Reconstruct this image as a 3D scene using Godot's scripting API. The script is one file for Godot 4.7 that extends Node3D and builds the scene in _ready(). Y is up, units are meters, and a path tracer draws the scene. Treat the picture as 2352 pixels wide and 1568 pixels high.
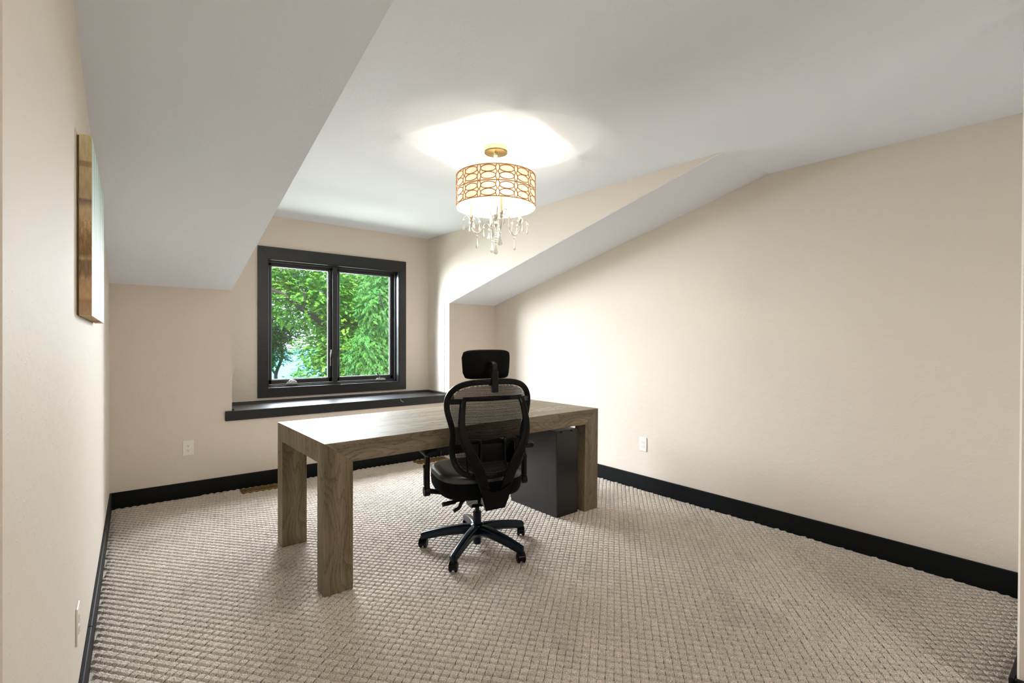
extends Node3D

# ------------------------------------------------------------------ mesh helper
class MB:
	var v := PackedVector3Array()
	var n := PackedVector3Array()
	var t := PackedVector2Array()
	var ix := PackedInt32Array()

	func tri(a: Vector3, b: Vector3, c: Vector3, na: Vector3, nb: Vector3, nc: Vector3, ta := Vector2.ZERO, tb := Vector2.ZERO, tc := Vector2.ZERO) -> void:
		var k := v.size()
		v.append(a); n.append(na); t.append(ta)
		if (b - a).cross(c - a).dot(na + nb + nc) > 0.0:
			v.append(c); v.append(b); n.append(nc); n.append(nb); t.append(tc); t.append(tb)
		else:
			v.append(b); v.append(c); n.append(nb); n.append(nc); t.append(tb); t.append(tc)
		ix.append(k); ix.append(k + 1); ix.append(k + 2)

	func quad(a: Vector3, b: Vector3, c: Vector3, d: Vector3, outward: Vector3, uv := [Vector2(0, 0), Vector2(1, 0), Vector2(1, 1), Vector2(0, 1)]) -> void:
		var nn := (c - a).cross(d - b).normalized()
		if nn.dot(outward) < 0.0:
			nn = -nn
		tri(a, b, c, nn, nn, nn, uv[0], uv[1], uv[2])
		tri(a, c, d, nn, nn, nn, uv[0], uv[2], uv[3])

	# box with chamfered edges; b turns it
	func box(c: Vector3, s: Vector3, ch := 0.0, b := Basis.IDENTITY) -> void:
		var h := s * 0.5
		ch = minf(ch, minf(h.x, minf(h.y, h.z)) * 0.9)
		for ax in 3:
			var a1 := (ax + 1) % 3
			var a2 := (ax + 2) % 3
			for sg in [-1.0, 1.0]:
				var q: Array[Vector3] = []
				for k in [[-1.0, -1.0], [1.0, -1.0], [1.0, 1.0], [-1.0, 1.0]]:
					var p := Vector3.ZERO
					p[ax] = sg * h[ax]; p[a1] = k[0] * (h[a1] - ch); p[a2] = k[1] * (h[a2] - ch)
					q.append(c + b * p)
				var o := Vector3.ZERO
				o[ax] = sg
				quad(q[0], q[1], q[2], q[3], b * o)
		if ch <= 0.0:
			return
		for ax in 3:
			var a1 := (ax + 1) % 3
			var a2 := (ax + 2) % 3
			for s1 in [-1.0, 1.0]:
				for s2 in [-1.0, 1.0]:
					var q: Array[Vector3] = []
					for k in [[-1.0, 0], [1.0, 0], [1.0, 1], [-1.0, 1]]:
						var p := Vector3.ZERO
						p[ax] = k[0] * (h[ax] - ch)
						p[a1] = s1 * (h[a1] - (ch if k[1] == 1 else 0.0))
						p[a2] = s2 * (h[a2] - (ch if k[1] == 0 else 0.0))
						q.append(c + b * p)
					var o := Vector3.ZERO
					o[a1] = s1; o[a2] = s2
					quad(q[0], q[1], q[2], q[3], b * o)
		for sx in [-1.0, 1.0]:
			for sy in [-1.0, 1.0]:
				for sz in [-1.0, 1.0]:
					var sg := Vector3(sx, sy, sz)
					var o := b * sg.normalized()
					tri(c + b * (sg * Vector3(h.x, h.y - ch, h.z - ch)), c + b * (sg * Vector3(h.x - ch, h.y, h.z - ch)), c + b * (sg * Vector3(h.x - ch, h.y - ch, h.z)), o, o, o)

	func boxmm(lo: Vector3, hi: Vector3, ch := 0.0) -> void:
		box((lo + hi) * 0.5, (hi - lo).abs(), ch)

	# polygon in the plane (ex, ey) through o, pushed along dep
	func extrude(poly: PackedVector2Array, o: Vector3, ex: Vector3, ey: Vector3, dep: Vector3) -> void:
		var idx := Geometry2D.triangulate_polygon(poly)
		var P: Array[Vector3] = []
		var mid := Vector3.ZERO
		for p in poly:
			P.append(o + ex * p.x + ey * p.y)
			mid += P[-1]
		mid /= P.size()
		for k in range(0, idx.size(), 3):
			var a := P[idx[k]]
			var b := P[idx[k + 1]]
			var c := P[idx[k + 2]]
			var nd := dep.normalized()
			tri(a, b, c, -nd, -nd, -nd)
			tri(a + dep, b + dep, c + dep, nd, nd, nd)
		var cw := Geometry2D.is_polygon_clockwise(poly)
		for k in P.size():
			var a := P[k]
			var b := P[(k + 1) % P.size()]
			var d := poly[(k + 1) % poly.size()] - poly[k]
			var nv := Vector2(d.y, -d.x) * (-1.0 if cw else 1.0)
			quad(a, b, b + dep, a + dep, ex * nv.x + ey * nv.y)

	# grid of points, smooth
	func grid(P: Array, sgn := 1.0, cu := false, cv := false) -> void:
		var R := P.size()
		var K: int = P[0].size()
		var N := []
		for r in R:
			var row := PackedVector3Array()
			for k in K:
				var r0 := r - 1
				var r1 := r + 1
				var k0 := k - 1
				var k1 := k + 1
				if cv:
					r0 = (r0 + R) % R; r1 = r1 % R
				else:
					r0 = maxi(r0, 0); r1 = mini(r1, R - 1)
				if cu:
					k0 = (k0 + K) % K; k1 = k1 % K
				else:
					k0 = maxi(k0, 0); k1 = mini(k1, K - 1)
				var nn: Vector3 = (P[r][k1] - P[r][k0]).cross(P[r1][k] - P[r0][k]) * sgn
				row.append(nn.normalized() if nn.length() > 1e-12 else Vector3.UP)
			N.append(row)
		for r in (R if cv else R - 1):
			for k in (K if cu else K - 1):
				var r1 := (r + 1) % R
				var k1 := (k + 1) % K
				var ua := Vector2(float(k) / K, float(r) / R)
				var ub := Vector2(float(k + 1) / K, float(r) / R)
				var uc := Vector2(float(k + 1) / K, float(r + 1) / R)
				var ud := Vector2(float(k) / K, float(r + 1) / R)
				tri(P[r][k], P[r][k1], P[r1][k1], N[r][k], N[r][k1], N[r1][k1], ua, ub, uc)
				tri(P[r][k], P[r1][k1], P[r1][k], N[r][k], N[r1][k1], N[r1][k], ua, uc, ud)

	# section prof swept along pts; widths scaled by sx, sy; frame steadied by up
	func sweep(pts: PackedVector3Array, prof: PackedVector2Array, up: Vector3, sx: Array = [], sy: Array = [], closed := false, caps := true) -> void:
		var m := pts.size()
		var q := prof.size()
		var rows := []
		var nrm := []
		var pn := PackedVector2Array()
		for j in q:
			var d := prof[(j + 1) % q] - prof[(j - 1 + q) % q]
			pn.append(Vector2(d.y, -d.x).normalized())
		for k in m:
			var T: Vector3
			if closed:
				T = pts[(k + 1) % m] - pts[(k - 1 + m) % m]
			else:
				T = pts[mini(k + 1, m - 1)] - pts[maxi(k - 1, 0)]
			T = T.normalized()
			var S := T.cross(up).normalized()
			var W := S.cross(T).normalized()
			var a: float = sx[k] if sx.size() else 1.0
			var b: float = sy[k] if sy.size() else 1.0
			var row := PackedVector3Array()
			var nr := PackedVector3Array()
			for j in q:
				row.append(pts[k] + S * prof[j].x * a + W * prof[j].y * b)
				nr.append((S * pn[j].x / maxf(a, 1e-3) + W * pn[j].y / maxf(b, 1e-3)).normalized())
			rows.append(row); nrm.append(nr)
		# outward check on the first row
		var flip: bool = (rows[0][0] - pts[0]).dot(nrm[0][0]) < 0.0
		for k in (m if closed else m - 1):
			var k1 := (k + 1) % m
			for j in q:
				var j1 := (j + 1) % q
				var f := -1.0 if flip else 1.0
				tri(rows[k][j], rows[k][j1], rows[k1][j1], nrm[k][j] * f, nrm[k][j1] * f, nrm[k1][j1] * f)
				tri(rows[k][j], rows[k1][j1], rows[k1][j], nrm[k][j] * f, nrm[k1][j1] * f, nrm[k1][j] * f)
		if caps and not closed:
			for e in [0, m - 1]:
				var T2: Vector3 = (pts[0] - pts[1]) if e == 0 else (pts[m - 1] - pts[m - 2])
				T2 = T2.normalized()
				for j in q:
					tri(pts[e], rows[e][j], rows[e][(j + 1) % q], T2, T2, T2)

	func tube(pts: PackedVector3Array, r: float, sides := 8, radii: Array = [], closed := false) -> void:
		var prof := PackedVector2Array()
		for j in sides:
			prof.append(Vector2.from_angle(TAU * j / sides))
		var dirs := (pts[pts.size() - 1] - pts[0])
		if closed:
			dirs = (pts[1] - pts[0])
		var up := Vector3.UP
		if absf(dirs.normalized().y) > 0.8:
			up = Vector3(0.31, 0.05, 0.95).normalized()
		# a tube that bends through several directions: choose the axis it never follows
		var best := -1.0
		for cand in [Vector3.UP, Vector3(0.31, 0.05, 0.95).normalized(), Vector3(0.95, 0.03, -0.31).normalized()]:
			var worst := 1.0
			for k in pts.size() - 1:
				var d := (pts[k + 1] - pts[k]).normalized()
				worst = minf(worst, 1.0 - absf(d.dot(cand)))
			if worst > best:
				best = worst; up = cand
		var s: Array = []
		for k in pts.size():
			s.append(radii[k] if radii.size() else r)
		sweep(pts, prof, up, s, s, closed)

	# profile of (radius, height) turned about the y axis of b at c
	func lathe(prof: PackedVector2Array, segs: int, c: Vector3, b := Basis.IDENTITY, flat := false) -> void:
		var q := prof.size()
		for k in q - 1:
			var d := prof[k + 1] - prof[k]
			var nl := Vector2(d.y, -d.x).normalized()
			for s in segs:
				var a0 := TAU * s / segs
				var a1 := TAU * (s + 1) / segs
				var am := (a0 + a1) * 0.5
				var f := func(p: Vector2, a: float) -> Vector3: return c + b * Vector3(p.x * cos(a), p.y, p.x * sin(a))
				var g := func(nv: Vector2, a: float) -> Vector3: return b * Vector3(nv.x * cos(a), nv.y, nv.x * sin(a))
				var n0: Vector3 = g.call(nl, am if flat else a0)
				var n1: Vector3 = g.call(nl, am if flat else a1)
				var A: Vector3 = f.call(prof[k], a0)
				var B: Vector3 = f.call(prof[k], a1)
				var C: Vector3 = f.call(prof[k + 1], a1)
				var D: Vector3 = f.call(prof[k + 1], a0)
				if prof[k].x > 1e-6:
					tri(A, B, C, n0, n1, n1)
				if prof[k + 1].x > 1e-6:
					tri(A, C, D, n0, n1, n0)

	func mesh() -> ArrayMesh:
		var arr := []
		arr.resize(Mesh.ARRAY_MAX)
		arr[Mesh.ARRAY_VERTEX] = v
		arr[Mesh.ARRAY_NORMAL] = n
		arr[Mesh.ARRAY_TEX_UV] = t
		arr[Mesh.ARRAY_INDEX] = ix
		var m := ArrayMesh.new()
		m.add_surface_from_arrays(Mesh.PRIMITIVE_TRIANGLES, arr)
		return m


var M := {}
var taken := {}

func numbered(called: String) -> String:
	if not taken.has(called):
		taken[called] = 0
		return called
	taken[called] += 1
	return "%s_%03d" % [called, taken[called]]

func thing(called: String, label: String, category: String, at := Vector3.ZERO, turn := 0.0, group := "") -> Node3D:
	var o := Node3D.new()
	o.name = numbered(called)
	add_child(o)
	o.position = at
	o.rotation.y = turn
	o.set_meta("label", label)
	o.set_meta("category", category)
	if group:
		o.set_meta("group", group)
	return o

func part(called: String, mb: MB, m: Material, parent: Node) -> MeshInstance3D:
	return part_mesh(called, mb.mesh(), m, parent)

func part_mesh(called: String, me: Mesh, m: Material, parent: Node) -> MeshInstance3D:
	var o := MeshInstance3D.new()
	o.name = called
	o.mesh = me
	o.material_override = m
	parent.add_child(o, true)
	return o

func struct(called: String, mb: MB, m: Material) -> MeshInstance3D:
	var o := part(called, mb, m, self)
	o.set_meta("kind", "structure")
	return o

func rrect(w: float, h: float, r: float, seg := 3) -> PackedVector2Array:
	var p := PackedVector2Array()
	r = minf(r, minf(w, h) * 0.499)
	for c in [[1, 1, 0.0], [-1, 1, PI / 2], [-1, -1, PI], [1, -1, PI * 1.5]]:
		for k in seg + 1:
			var a: float = c[2] + PI / 2 * k / seg
			p.append(Vector2(c[0] * (w / 2 - r), c[1] * (h / 2 - r)) + Vector2.from_angle(a) * r)
	return p

func smooth(pts: Array, per := 6, closed := false) -> PackedVector3Array:
	var out := PackedVector3Array()
	var m := pts.size()
	for k in (m if closed else m - 1):
		var a: Vector3 = pts[(k - 1 + m) % m] if closed else pts[maxi(k - 1, 0)]
		var b: Vector3 = pts[k]
		var c: Vector3 = pts[(k + 1) % m]
		var d: Vector3 = pts[(k + 2) % m] if closed else pts[mini(k + 2, m - 1)]
		for s in per:
			out.append(b.cubic_interpolate(c, a, d, float(s) / per))
	if not closed:
		out.append(pts[m - 1])
	return out

# ------------------------------------------------------------------ materials
func flat_mat(col: Color, rough := 0.6, metal := 0.0, spec := 0.5) -> StandardMaterial3D:
	var m := StandardMaterial3D.new()
	m.albedo_color = col
	m.roughness = rough
	m.metallic = metal
	m.metallic_specular = spec
	return m

func noise(seed_: int, freq: float, oct := 3, type := FastNoiseLite.TYPE_SIMPLEX_SMOOTH) -> FastNoiseLite:
	var f := FastNoiseLite.new()
	f.seed = seed_
	f.frequency = freq
	f.noise_type = type
	f.fractal_type = FastNoiseLite.FRACTAL_FBM
	f.fractal_octaves = oct
	return f

func tex_of(im: Image) -> ImageTexture:
	return ImageTexture.create_from_image(im)

# hand-trowelled plaster: sparse ridges and a fine tooth
func plaster_height() -> ImageTexture:
	var w := 1024
	var a := noise(11, 0.012, 4).get_seamless_image(w, w)
	var b := noise(12, 0.05, 3).get_seamless_image(w, w)
	var da := a.get_data()
	var db := b.get_data()
	var out := PackedByteArray()
	out.resize(w * w)
	for k in w * w:
		var r := absf(float(da[k]) / 255.0 - 0.55)
		var ridge := 0.0
		if r < 0.012 and db[k] > 150:
			ridge = (0.012 - r) / 0.012
		out[k] = int(clampf(110.0 + (float(da[k]) - 128.0) * 0.25 + (float(db[k]) - 128.0) * 0.06 + ridge * 60.0, 0, 255))
	return tex_of(Image.create_from_data(w, w, false, Image.FORMAT_L8, out))

func paint(col: Color, h: Texture2D, depth := 0.3, rough := 0.75) -> StandardMaterial3D:
	var m := flat_mat(col, rough)
	m.heightmap_enabled = true
	m.heightmap_texture = h
	m.heightmap_scale = depth
	m.uv1_triplanar = true
	m.uv1_world_triplanar = true
	m.uv1_scale = Vector3(0.7, 0.7, 0.7)
	return m

# oak: long grain along u (or along v), arches, pores
func oak(along_v: bool, seed_: int, dark: Color, light: Color) -> StandardMaterial3D:
	var w := 1024
	var hgt := 1024
	var warp := noise(seed_, 1.0, 3)
	var fine := noise(seed_ + 1, 1.0, 2)
	var tone := noise(seed_ + 2, 1.0, 2)
	var im := Image.create(w, hgt, false, Image.FORMAT_RGB8)
	var bm := Image.create(w, hgt, false, Image.FORMAT_L8)
	for j in hgt:
		for k in w:
			# g runs with the grain, x across it, in metres (texture spans 1.6 m by 0.8 m)
			var g := 1.6 * k / w
			var x := 0.8 * j / hgt
			var wv := warp.get_noise_2d(g * 0.9, x * 3.2)
			var ring := fposmod(x * 22.0 + wv * 6.0, 1.0)
			ring = ring * ring
			var fib := fine.get_noise_2d(g * 5.0, x * 420.0)
			var pr := fine.get_noise_2d(g * 22.0 + 50.0, x * 520.0)
			var tn := tone.get_noise_2d(g * 0.7, x * 11.0)
			var q := 0.56 - 0.11 * ring + 0.34 * fib + 0.26 * tn
			var pore := 0.0
			if pr < -0.22 and ring > 0.45:
				pore = minf((-0.22 - pr) / 0.12, 1.0)
			q = clampf(q - pore * 0.55, 0.0, 1.0)
			var c := dark.lerp(light, q)
			var hv := clampf(0.62 + 0.25 * fib - pore * 0.5 - 0.12 * ring, 0.0, 1.0)
			if along_v:
				im.set_pixel(j, k, c); bm.set_pixel(j, k, Color(hv, hv, hv))
			else:
				im.set_pixel(k, j, c); bm.set_pixel(k, j, Color(hv, hv, hv))
	var m := StandardMaterial3D.new()
	m.albedo_texture = tex_of(im)
	m.heightmap_enabled = true
	m.heightmap_texture = tex_of(bm)
	m.heightmap_scale = 0.2
	m.roughness = 0.5
	m.metallic_specular = 0.3
	m.uv1_triplanar = true
	m.uv1_scale = Vector3(1.25, 0.625, 1.25) if along_v else Vector3(0.625, 1.25, 1.25)
	return m

func black_paint(col: Color, rough: float, seed_: int) -> StandardMaterial3D:
	var m := flat_mat(col, rough)
	m.heightmap_enabled = true
	m.heightmap_texture = tex_of(noise(seed_, 0.02, 4).get_seamless_image(512, 512))
	m.heightmap_scale = 0.05
	m.uv1_triplanar = true
	m.uv1_world_triplanar = true
	m.uv1_scale = Vector3(0.7, 6, 6)
	return m

func make_materials() -> void:
	var ph := plaster_height()
	M.wall = paint(Color8(219, 208, 196), ph, 0.4, 0.7)
	M.ceil = paint(Color8(234, 239, 246), ph, 0.4, 0.8)
	M.trim = black_paint(Color8(17, 18, 20), 0.32, 5)
	M.trim_dull = black_paint(Color8(9, 11, 13), 0.5, 6)
	M.trim_dull.metallic_specular = 0.3
	M.sash = flat_mat(Color8(26, 26, 28), 0.4)
	M.bead = flat_mat(Color8(92, 98, 102), 0.5)
	M.nickel = flat_mat(Color8(176, 176, 174), 0.3, 1.0)
	M.plastic_white = flat_mat(Color8(236, 231, 222), 0.4)
	M.slot = flat_mat(Color8(38, 34, 30), 0.6)
	M.brass = flat_mat(Color8(132, 106, 62), 0.42, 0.6)
	M.dark_hole = flat_mat(Color8(18, 15, 11), 0.9)
	M.oak_u = oak(false, 41, Color8(86, 75, 59), Color8(164, 151, 128))
	M.oak_v = oak(true, 57, Color8(84, 72, 55), Color8(155, 141, 115))
	M.cabinet = flat_mat(Color8(25, 28, 30), 0.26)
	M.cabinet.heightmap_enabled = true
	M.cabinet.heightmap_texture = tex_of(noise(3, 0.2, 2).get_seamless_image(256, 256))
	M.cabinet.heightmap_scale = 0.01
	M.cabinet.uv1_triplanar = true
	M.cabinet.uv1_scale = Vector3(6, 6, 6)
	M.chair_plastic = flat_mat(Color8(11, 11, 12), 0.4, 0.0, 0.3)
	M.chair_gloss = flat_mat(Color8(8, 8, 9), 0.08, 0.0, 0.28)
	M.chair_fabric = flat_mat(Color8(12, 12, 13), 0.95, 0.0, 0.2)
	M.chair_fabric.rim_enabled = true
	M.chair_fabric.rim = 0.1
	M.chair_top = flat_mat(Color8(12, 12, 13), 0.38, 0.0, 0.8)
	M.chair_leather = flat_mat(Color8(13, 13, 13), 0.5, 0.0, 0.2)
	M.chair_mesh = flat_mat(Color8(12, 12, 13), 0.6, 0.0, 0.2)
	M.chair_base = flat_mat(Color8(4, 17, 28), 0.28, 0.0, 0.35)
	M.chrome = flat_mat(Color8(225, 222, 216), 0.12, 1.0)
	M.gold = flat_mat(Color8(198, 126, 6), 0.45)
	M.canopy = flat_mat(Color8(205, 178, 120), 0.2, 1.0)
	M.sleeve = flat_mat(Color8(240, 222, 180), 0.5)
	M.shade = flat_mat(Color8(232, 221, 196), 0.9)
	M.shade.backlight_enabled = true
	M.shade.backlight = Color(0.42, 0.4, 0.36)
	M.bulb = flat_mat(Color.WHITE, 0.4)
	M.bulb.emission_enabled = true
	M.bulb.emission = Color(1.0, 0.93, 0.8)
	M.bulb.emission_energy_multiplier = 6.0
	M.crystal = StandardMaterial3D.new()
	M.crystal.transparency = BaseMaterial3D.TRANSPARENCY_ALPHA
	M.crystal.albedo_color = Color(0.98, 0.98, 0.98, 0.5)
	M.crystal.refraction_enabled = true
	M.crystal.refraction_scale = 0.055
	M.crystal.roughness = 0.0
	M.glass = StandardMaterial3D.new()
	M.glass.transparency = BaseMaterial3D.TRANSPARENCY_ALPHA
	M.glass.albedo_color = Color(0.93, 1.0, 0.98, 0.05)
	M.glass.roughness = 0.0
	M.carpet = flat_mat(Color8(176, 160, 148), 0.95)
	var rng := RandomNumberGenerator.new()
	rng.seed = 77
	var cd := noise(21, 0.22, 2).get_seamless_image(512, 512).get_data()
	var cf := noise(88, 0.3, 2).get_seamless_image(512, 512).get_data()
	var cb := PackedByteArray()
	cb.resize(512 * 512)
	for k in 512 * 512:
		cb[k] = int(clampf(212.0 + (float(cf[k]) - 128.0) * 1.0 + rng.randf_range(-50, 50), 50, 255))
	var ct := tex_of(Image.create_from_data(512, 512, false, Image.FORMAT_L8, cb))
	M.carpet.albedo_texture = ct
	M.carpet.albedo_color = Color8(248, 235, 222)
	M.carpet.heightmap_enabled = true
	M.carpet.heightmap_texture = tex_of(Image.create_from_data(512, 512, false, Image.FORMAT_L8, cd))
	M.carpet.heightmap_scale = 0.4
	M.carpet.uv1_triplanar = true
	M.carpet.uv1_world_triplanar = true
	M.carpet.uv1_scale = Vector3(1.9, 1.9, 1.9)
	M.carpet.vertex_color_use_as_albedo = true
	M.backing = flat_mat(Color8(120, 96, 62), 0.8)

# ------------------------------------------------------------------ the place
const XL := -0.15
const XR := 3.49
const ZK := -4.81
const ZB := -5.31
const DL := 0.668
const DR := 2.845
const KY := 1.73

func ceil_y(z: float) -> float:
	return 2.55 - 0.0262 * (z + 5.31)

func _ready() -> void:
	set_view()
	make_materials()
	room()
	carpet()
	window()
	outside()
	desk(Vector3(0.747, 0, -2.478))
	cabinet()
	chair(Vector3(1.676, 0, -2.496), deg_to_rad(-14.0))
	chandelier(Vector3(1.757, 0, -2.41))
	canvas()
	outlets()
	registers()

func set_view() -> void:
	var cam := Camera3D.new()
	cam.name = "camera"
	add_child(cam)
	cam.position = Vector3(0, 1.27, 0)
	cam.rotation.y = deg_to_rad(-38.0)
	cam.projection = Camera3D.PROJECTION_FRUSTUM
	cam.near = 0.05
	cam.far = 600.0
	# focal length 1110 px on a 2352 x 1568 frame, horizon at row 788
	cam.size = 0.05 * 1568.0 / 1110.0
	cam.keep_aspect = Camera3D.KEEP_HEIGHT
	cam.frustum_offset = Vector2(0, 0.05 * 4.0 / 1110.0)
	cam.current = true
	var e := Environment.new()
	e.background_mode = Environment.BG_SKY
	var sm := ProceduralSkyMaterial.new()
	sm.sky_top_color = Color(0.62, 0.78, 0.95)
	sm.sky_horizon_color = Color(0.86, 0.94, 0.98)
	sm.ground_bottom_color = Color(0.3, 0.34, 0.3)
	sm.ground_horizon_color = Color(0.6, 0.7, 0.72)
	sm.sky_curve = 0.15
	var sky := Sky.new()
	sky.sky_material = sm
	e.sky = sky
	e.background_energy_multiplier = SKY
	e.tonemap_mode = Environment.TONE_MAPPER_LINEAR
	e.tonemap_exposure = 1.36
	e.sdfgi_enabled = true
	e.ssao_enabled = true
	e.ssil_enabled = true
	var we := WorldEnvironment.new()
	we.name = "environment"
	we.environment = e
	add_child(we)
	var sun := DirectionalLight3D.new()
	sun.name = "sun"
	add_child(sun)
	sun.rotation_degrees = Vector3(-55, -25, 0)   # from behind the house, over the roof, onto the trees
	sun.light_energy = SUN
	sun.light_color = Color(1.0, 0.96, 0.88)
	sun.light_angular_distance = 1.0
	sun.shadow_enabled = true
	sun.sky_mode = DirectionalLight3D.SKY_MODE_LIGHT_ONLY
	# daylight entering by the window
	var day := AreaLight3D.new()
	day.name = "window_daylight"
	add_child(day)
	day.area_size = Vector2(2.2, 1.8)
	day.position = Vector3(1.3, 2.5, -6.35)
	day.rotation_degrees = Vector3(-20, 180, 0)
	day.light_energy = DAY
	day.light_color = Color(0.95, 0.98, 1.0)
	day.shadow_enabled = true
	# daylight thrown up by the sunlit lawn and lake
	var low := AreaLight3D.new()
	low.name = "ground_daylight"
	add_child(low)
	low.area_size = Vector2(2.2, 0.9)
	low.position = Vector3(1.5, 1.1, -6.35)
	low.rotation_degrees = Vector3(10, 180, 0)
	low.light_energy = DAY * 0.06
	low.light_color = Color(0.97, 1.0, 0.95)
	low.shadow_enabled = true
	# added fill lamp behind the camera, unseen, to brighten the room
	landing_fill_lamp()

const SKY := 4.4
const SUN := 2.6
const DAY := 100.0
const BULB := 0.105
const LANDING_FILL := 0.8  # strength of the added fill lamp behind the camera

func landing_fill_lamp() -> void:
	# invented globe lamp over the landing, out of view, there for fill light
	var at := Vector3(1.5, ceil_y(1.1), 1.1)
	var t := thing("added_fill_globe_lamp", "added fill light in the form of a white globe, unseen behind the viewpoint", "lamp", at)
	var m := MB.new()
	m.lathe(PackedVector2Array([Vector2(0.0, 0.0), Vector2(0.07, 0.0), Vector2(0.07, -0.02), Vector2(0.03, -0.03), Vector2(0.03, -0.08), Vector2(0.0, -0.08)]), 32, Vector3.ZERO)
	part("base", m, flat_mat(Color8(230, 230, 228), 0.4), t)
	var d := MB.new()
	var pr := PackedVector2Array()
	for k in 17:
		var a := PI / 2 - PI * k / 16.0
		pr.append(Vector2(maxf(0.12 * cos(a), 0.0), -0.18 + 0.12 * sin(a)))
	d.lathe(pr, 32, Vector3.ZERO)
	var gm := flat_mat(Color8(245, 240, 230), 0.4)
	gm.emission_enabled = true
	gm.emission = Color(1.0, 0.97, 0.92)
	gm.emission_energy_multiplier = 2.0
	part("fill_globe", d, gm, t)
	var a := OmniLight3D.new()
	a.name = "added_fill_light"
	t.add_child(a)
	a.position = Vector3(0, -0.18, 0)
	a.light_size = 0.11
	a.light_energy = LANDING_FILL
	a.omni_range = 12.0
	a.omni_attenuation = 2.0
	a.light_color = Color(1.0, 0.97, 0.93)
	a.shadow_enabled = true

func room() -> void:
	var zf := 2.2          # far side of the landing
	var b := MB.new()
	# carpet backing / subfloor
	b.boxmm(Vector3(-0.6, -0.25, ZK - 0.65), Vector3(XR + 0.2, -0.008, zf + 0.1))
	struct("floor", b, M.carpet)
	# flat ceiling, a slab that falls a little towards the landing
	b = MB.new()
	b.extrude(PackedVector2Array([Vector2(ZB - 0.2, ceil_y(ZB - 0.2)), Vector2(zf + 0.1, ceil_y(zf + 0.1)), Vector2(zf + 0.1, 2.95), Vector2(ZB - 0.2, 2.95)]), Vector3(-0.6, 0, 0), Vector3(0, 0, 1), Vector3(0, 1, 0), Vector3(XR + 0.8, 0, 0))
	struct("ceiling", b, M.ceil)
	# the two roof slopes either side of the dormer
	for s in [[XL - 0.05, DL - 0.002, DL + 0.034, "ceiling_slope_left"], [DR + 0.002, DR + 0.02, XR + 0.05, "ceiling_slope_right"]]:
		b = MB.new()
		var zt := -1.55
		var yt := ceil_y(zt)
		var x0: float = s[0]
		var x1: float
		var x0t: float
		var x1t: float
		if s[3] == "ceiling_slope_left":
			x1 = s[1]; x1t = s[2]; x0t = x0
		else:
			x0t = s[1]; x1 = s[2]; x1t = s[2]
		var A := Vector3(x0, KY, ZK)
		var B := Vector3(x1, KY, ZK)
		var C := Vector3(x1t, yt, zt)
		var D := Vector3(x0t, yt, zt)
		var up := Vector3(0, 0.012, 0)
		b.quad(A, B, C, D, Vector3(0, -1, 0.2))
		b.quad(A + up, B + up, C + up, D + up, Vector3(0, 1, -0.2))
		b.quad(B, C, C + up, B + up, Vector3(1, 0, 0))
		b.quad(A, D, D + up, A + up, Vector3(-1, 0, 0))
		b.quad(A, B, B + up, A + up, Vector3(0, 0, -1))
		struct(s[3], b, M.ceil)
	# side walls
	b = MB.new()
	b.boxmm(Vector3(XL - 0.13, -0.2, ZK - 0.12), Vector3(XL, 2.9, -0.99), 0.012)
	struct("wall_left", b, M.wall)
	b = MB.new()
	b.boxmm(Vector3(XR, -0.2, ZK - 0.6), Vector3(XR + 0.15, 2.9, zf + 0.1))
	struct("wall_right", b, M.wall)
	# knee wall, left part, right part and the strip below the dormer shelf
	b = MB.new()
	b.extrude(PackedVector2Array([Vector2(XL - 0.13, -0.2), Vector2(XR + 0.1, -0.2), Vector2(XR + 0.1, KY + 0.012), Vector2(DR, KY + 0.012), Vector2(DR, 0.645), Vector2(DL, 0.645), Vector2(DL, KY + 0.012), Vector2(XL - 0.13, KY + 0.012)]), Vector3(0, 0, ZK), Vector3.RIGHT, Vector3.UP, Vector3(0, 0, -0.12))
	struct("wall_back", b, M.wall)
	# dormer: cheeks with their triangles above the slopes, back wall with the window opening
	var tri := PackedVector2Array([Vector2(ZB - 0.2, 0.6), Vector2(ZK - 0.11, 0.6), Vector2(ZK - 0.11, KY + 0.004), Vector2(ZK, KY + 0.004), Vector2(-1.55, ceil_y(-1.55) + 0.004), Vector2(-1.55, 2.6), Vector2(ZB - 0.2, 2.6)])
	b = MB.new()
	cheek(b, tri, DL, 0.036, -0.1)
	struct("wall_dormer_left", b, M.wall)
	b = MB.new()
	cheek(b, tri, DR, 0.018, 0.1)
	struct("wall_dormer_right", b, M.wall)
	b = MB.new()
	var t0 := ZB - 0.16
	b.boxmm(Vector3(DL - 0.1, 0.4, t0), Vector3(WX0, 2.7, ZB))
	b.boxmm(Vector3(WX1, 0.4, t0), Vector3(DR + 0.1, 2.7, ZB))
	b.boxmm(Vector3(WX0, 0.4, t0), Vector3(WX1, WY0, ZB))
	b.boxmm(Vector3(WX0, WY1, t0), Vector3(WX1, 2.7, ZB))
	struct("wall_dormer_back", b, M.wall)
	# landing: front wall stub on the right, left wall set back, wall behind the camera
	b = MB.new()
	b.box(Vector3((2.385 + XR + 0.05) / 2, 1.35, -0.169), Vector3(XR + 0.05 - 2.385, 3.1, 0.125), 0.006, Basis(Vector3.RIGHT, 0.0073))
	struct("wall_front", b, M.wall)
	b = MB.new()
	b.boxmm(Vector3(-0.42, -0.2, -1.12), Vector3(-0.3, 2.9, zf + 0.1))
	b.boxmm(Vector3(-0.42, -0.2, -1.2), Vector3(XL - 0.05, 2.9, -1.02))
	struct("wall_landing_left", b, M.wall)
	b = MB.new()
	b.boxmm(Vector3(-0.5, -0.2, zf), Vector3(XR + 0.1, 2.9, zf + 0.12))
	struct("wall_landing_back", b, M.wall)
	# baseboards
	var bh := 0.122
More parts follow.
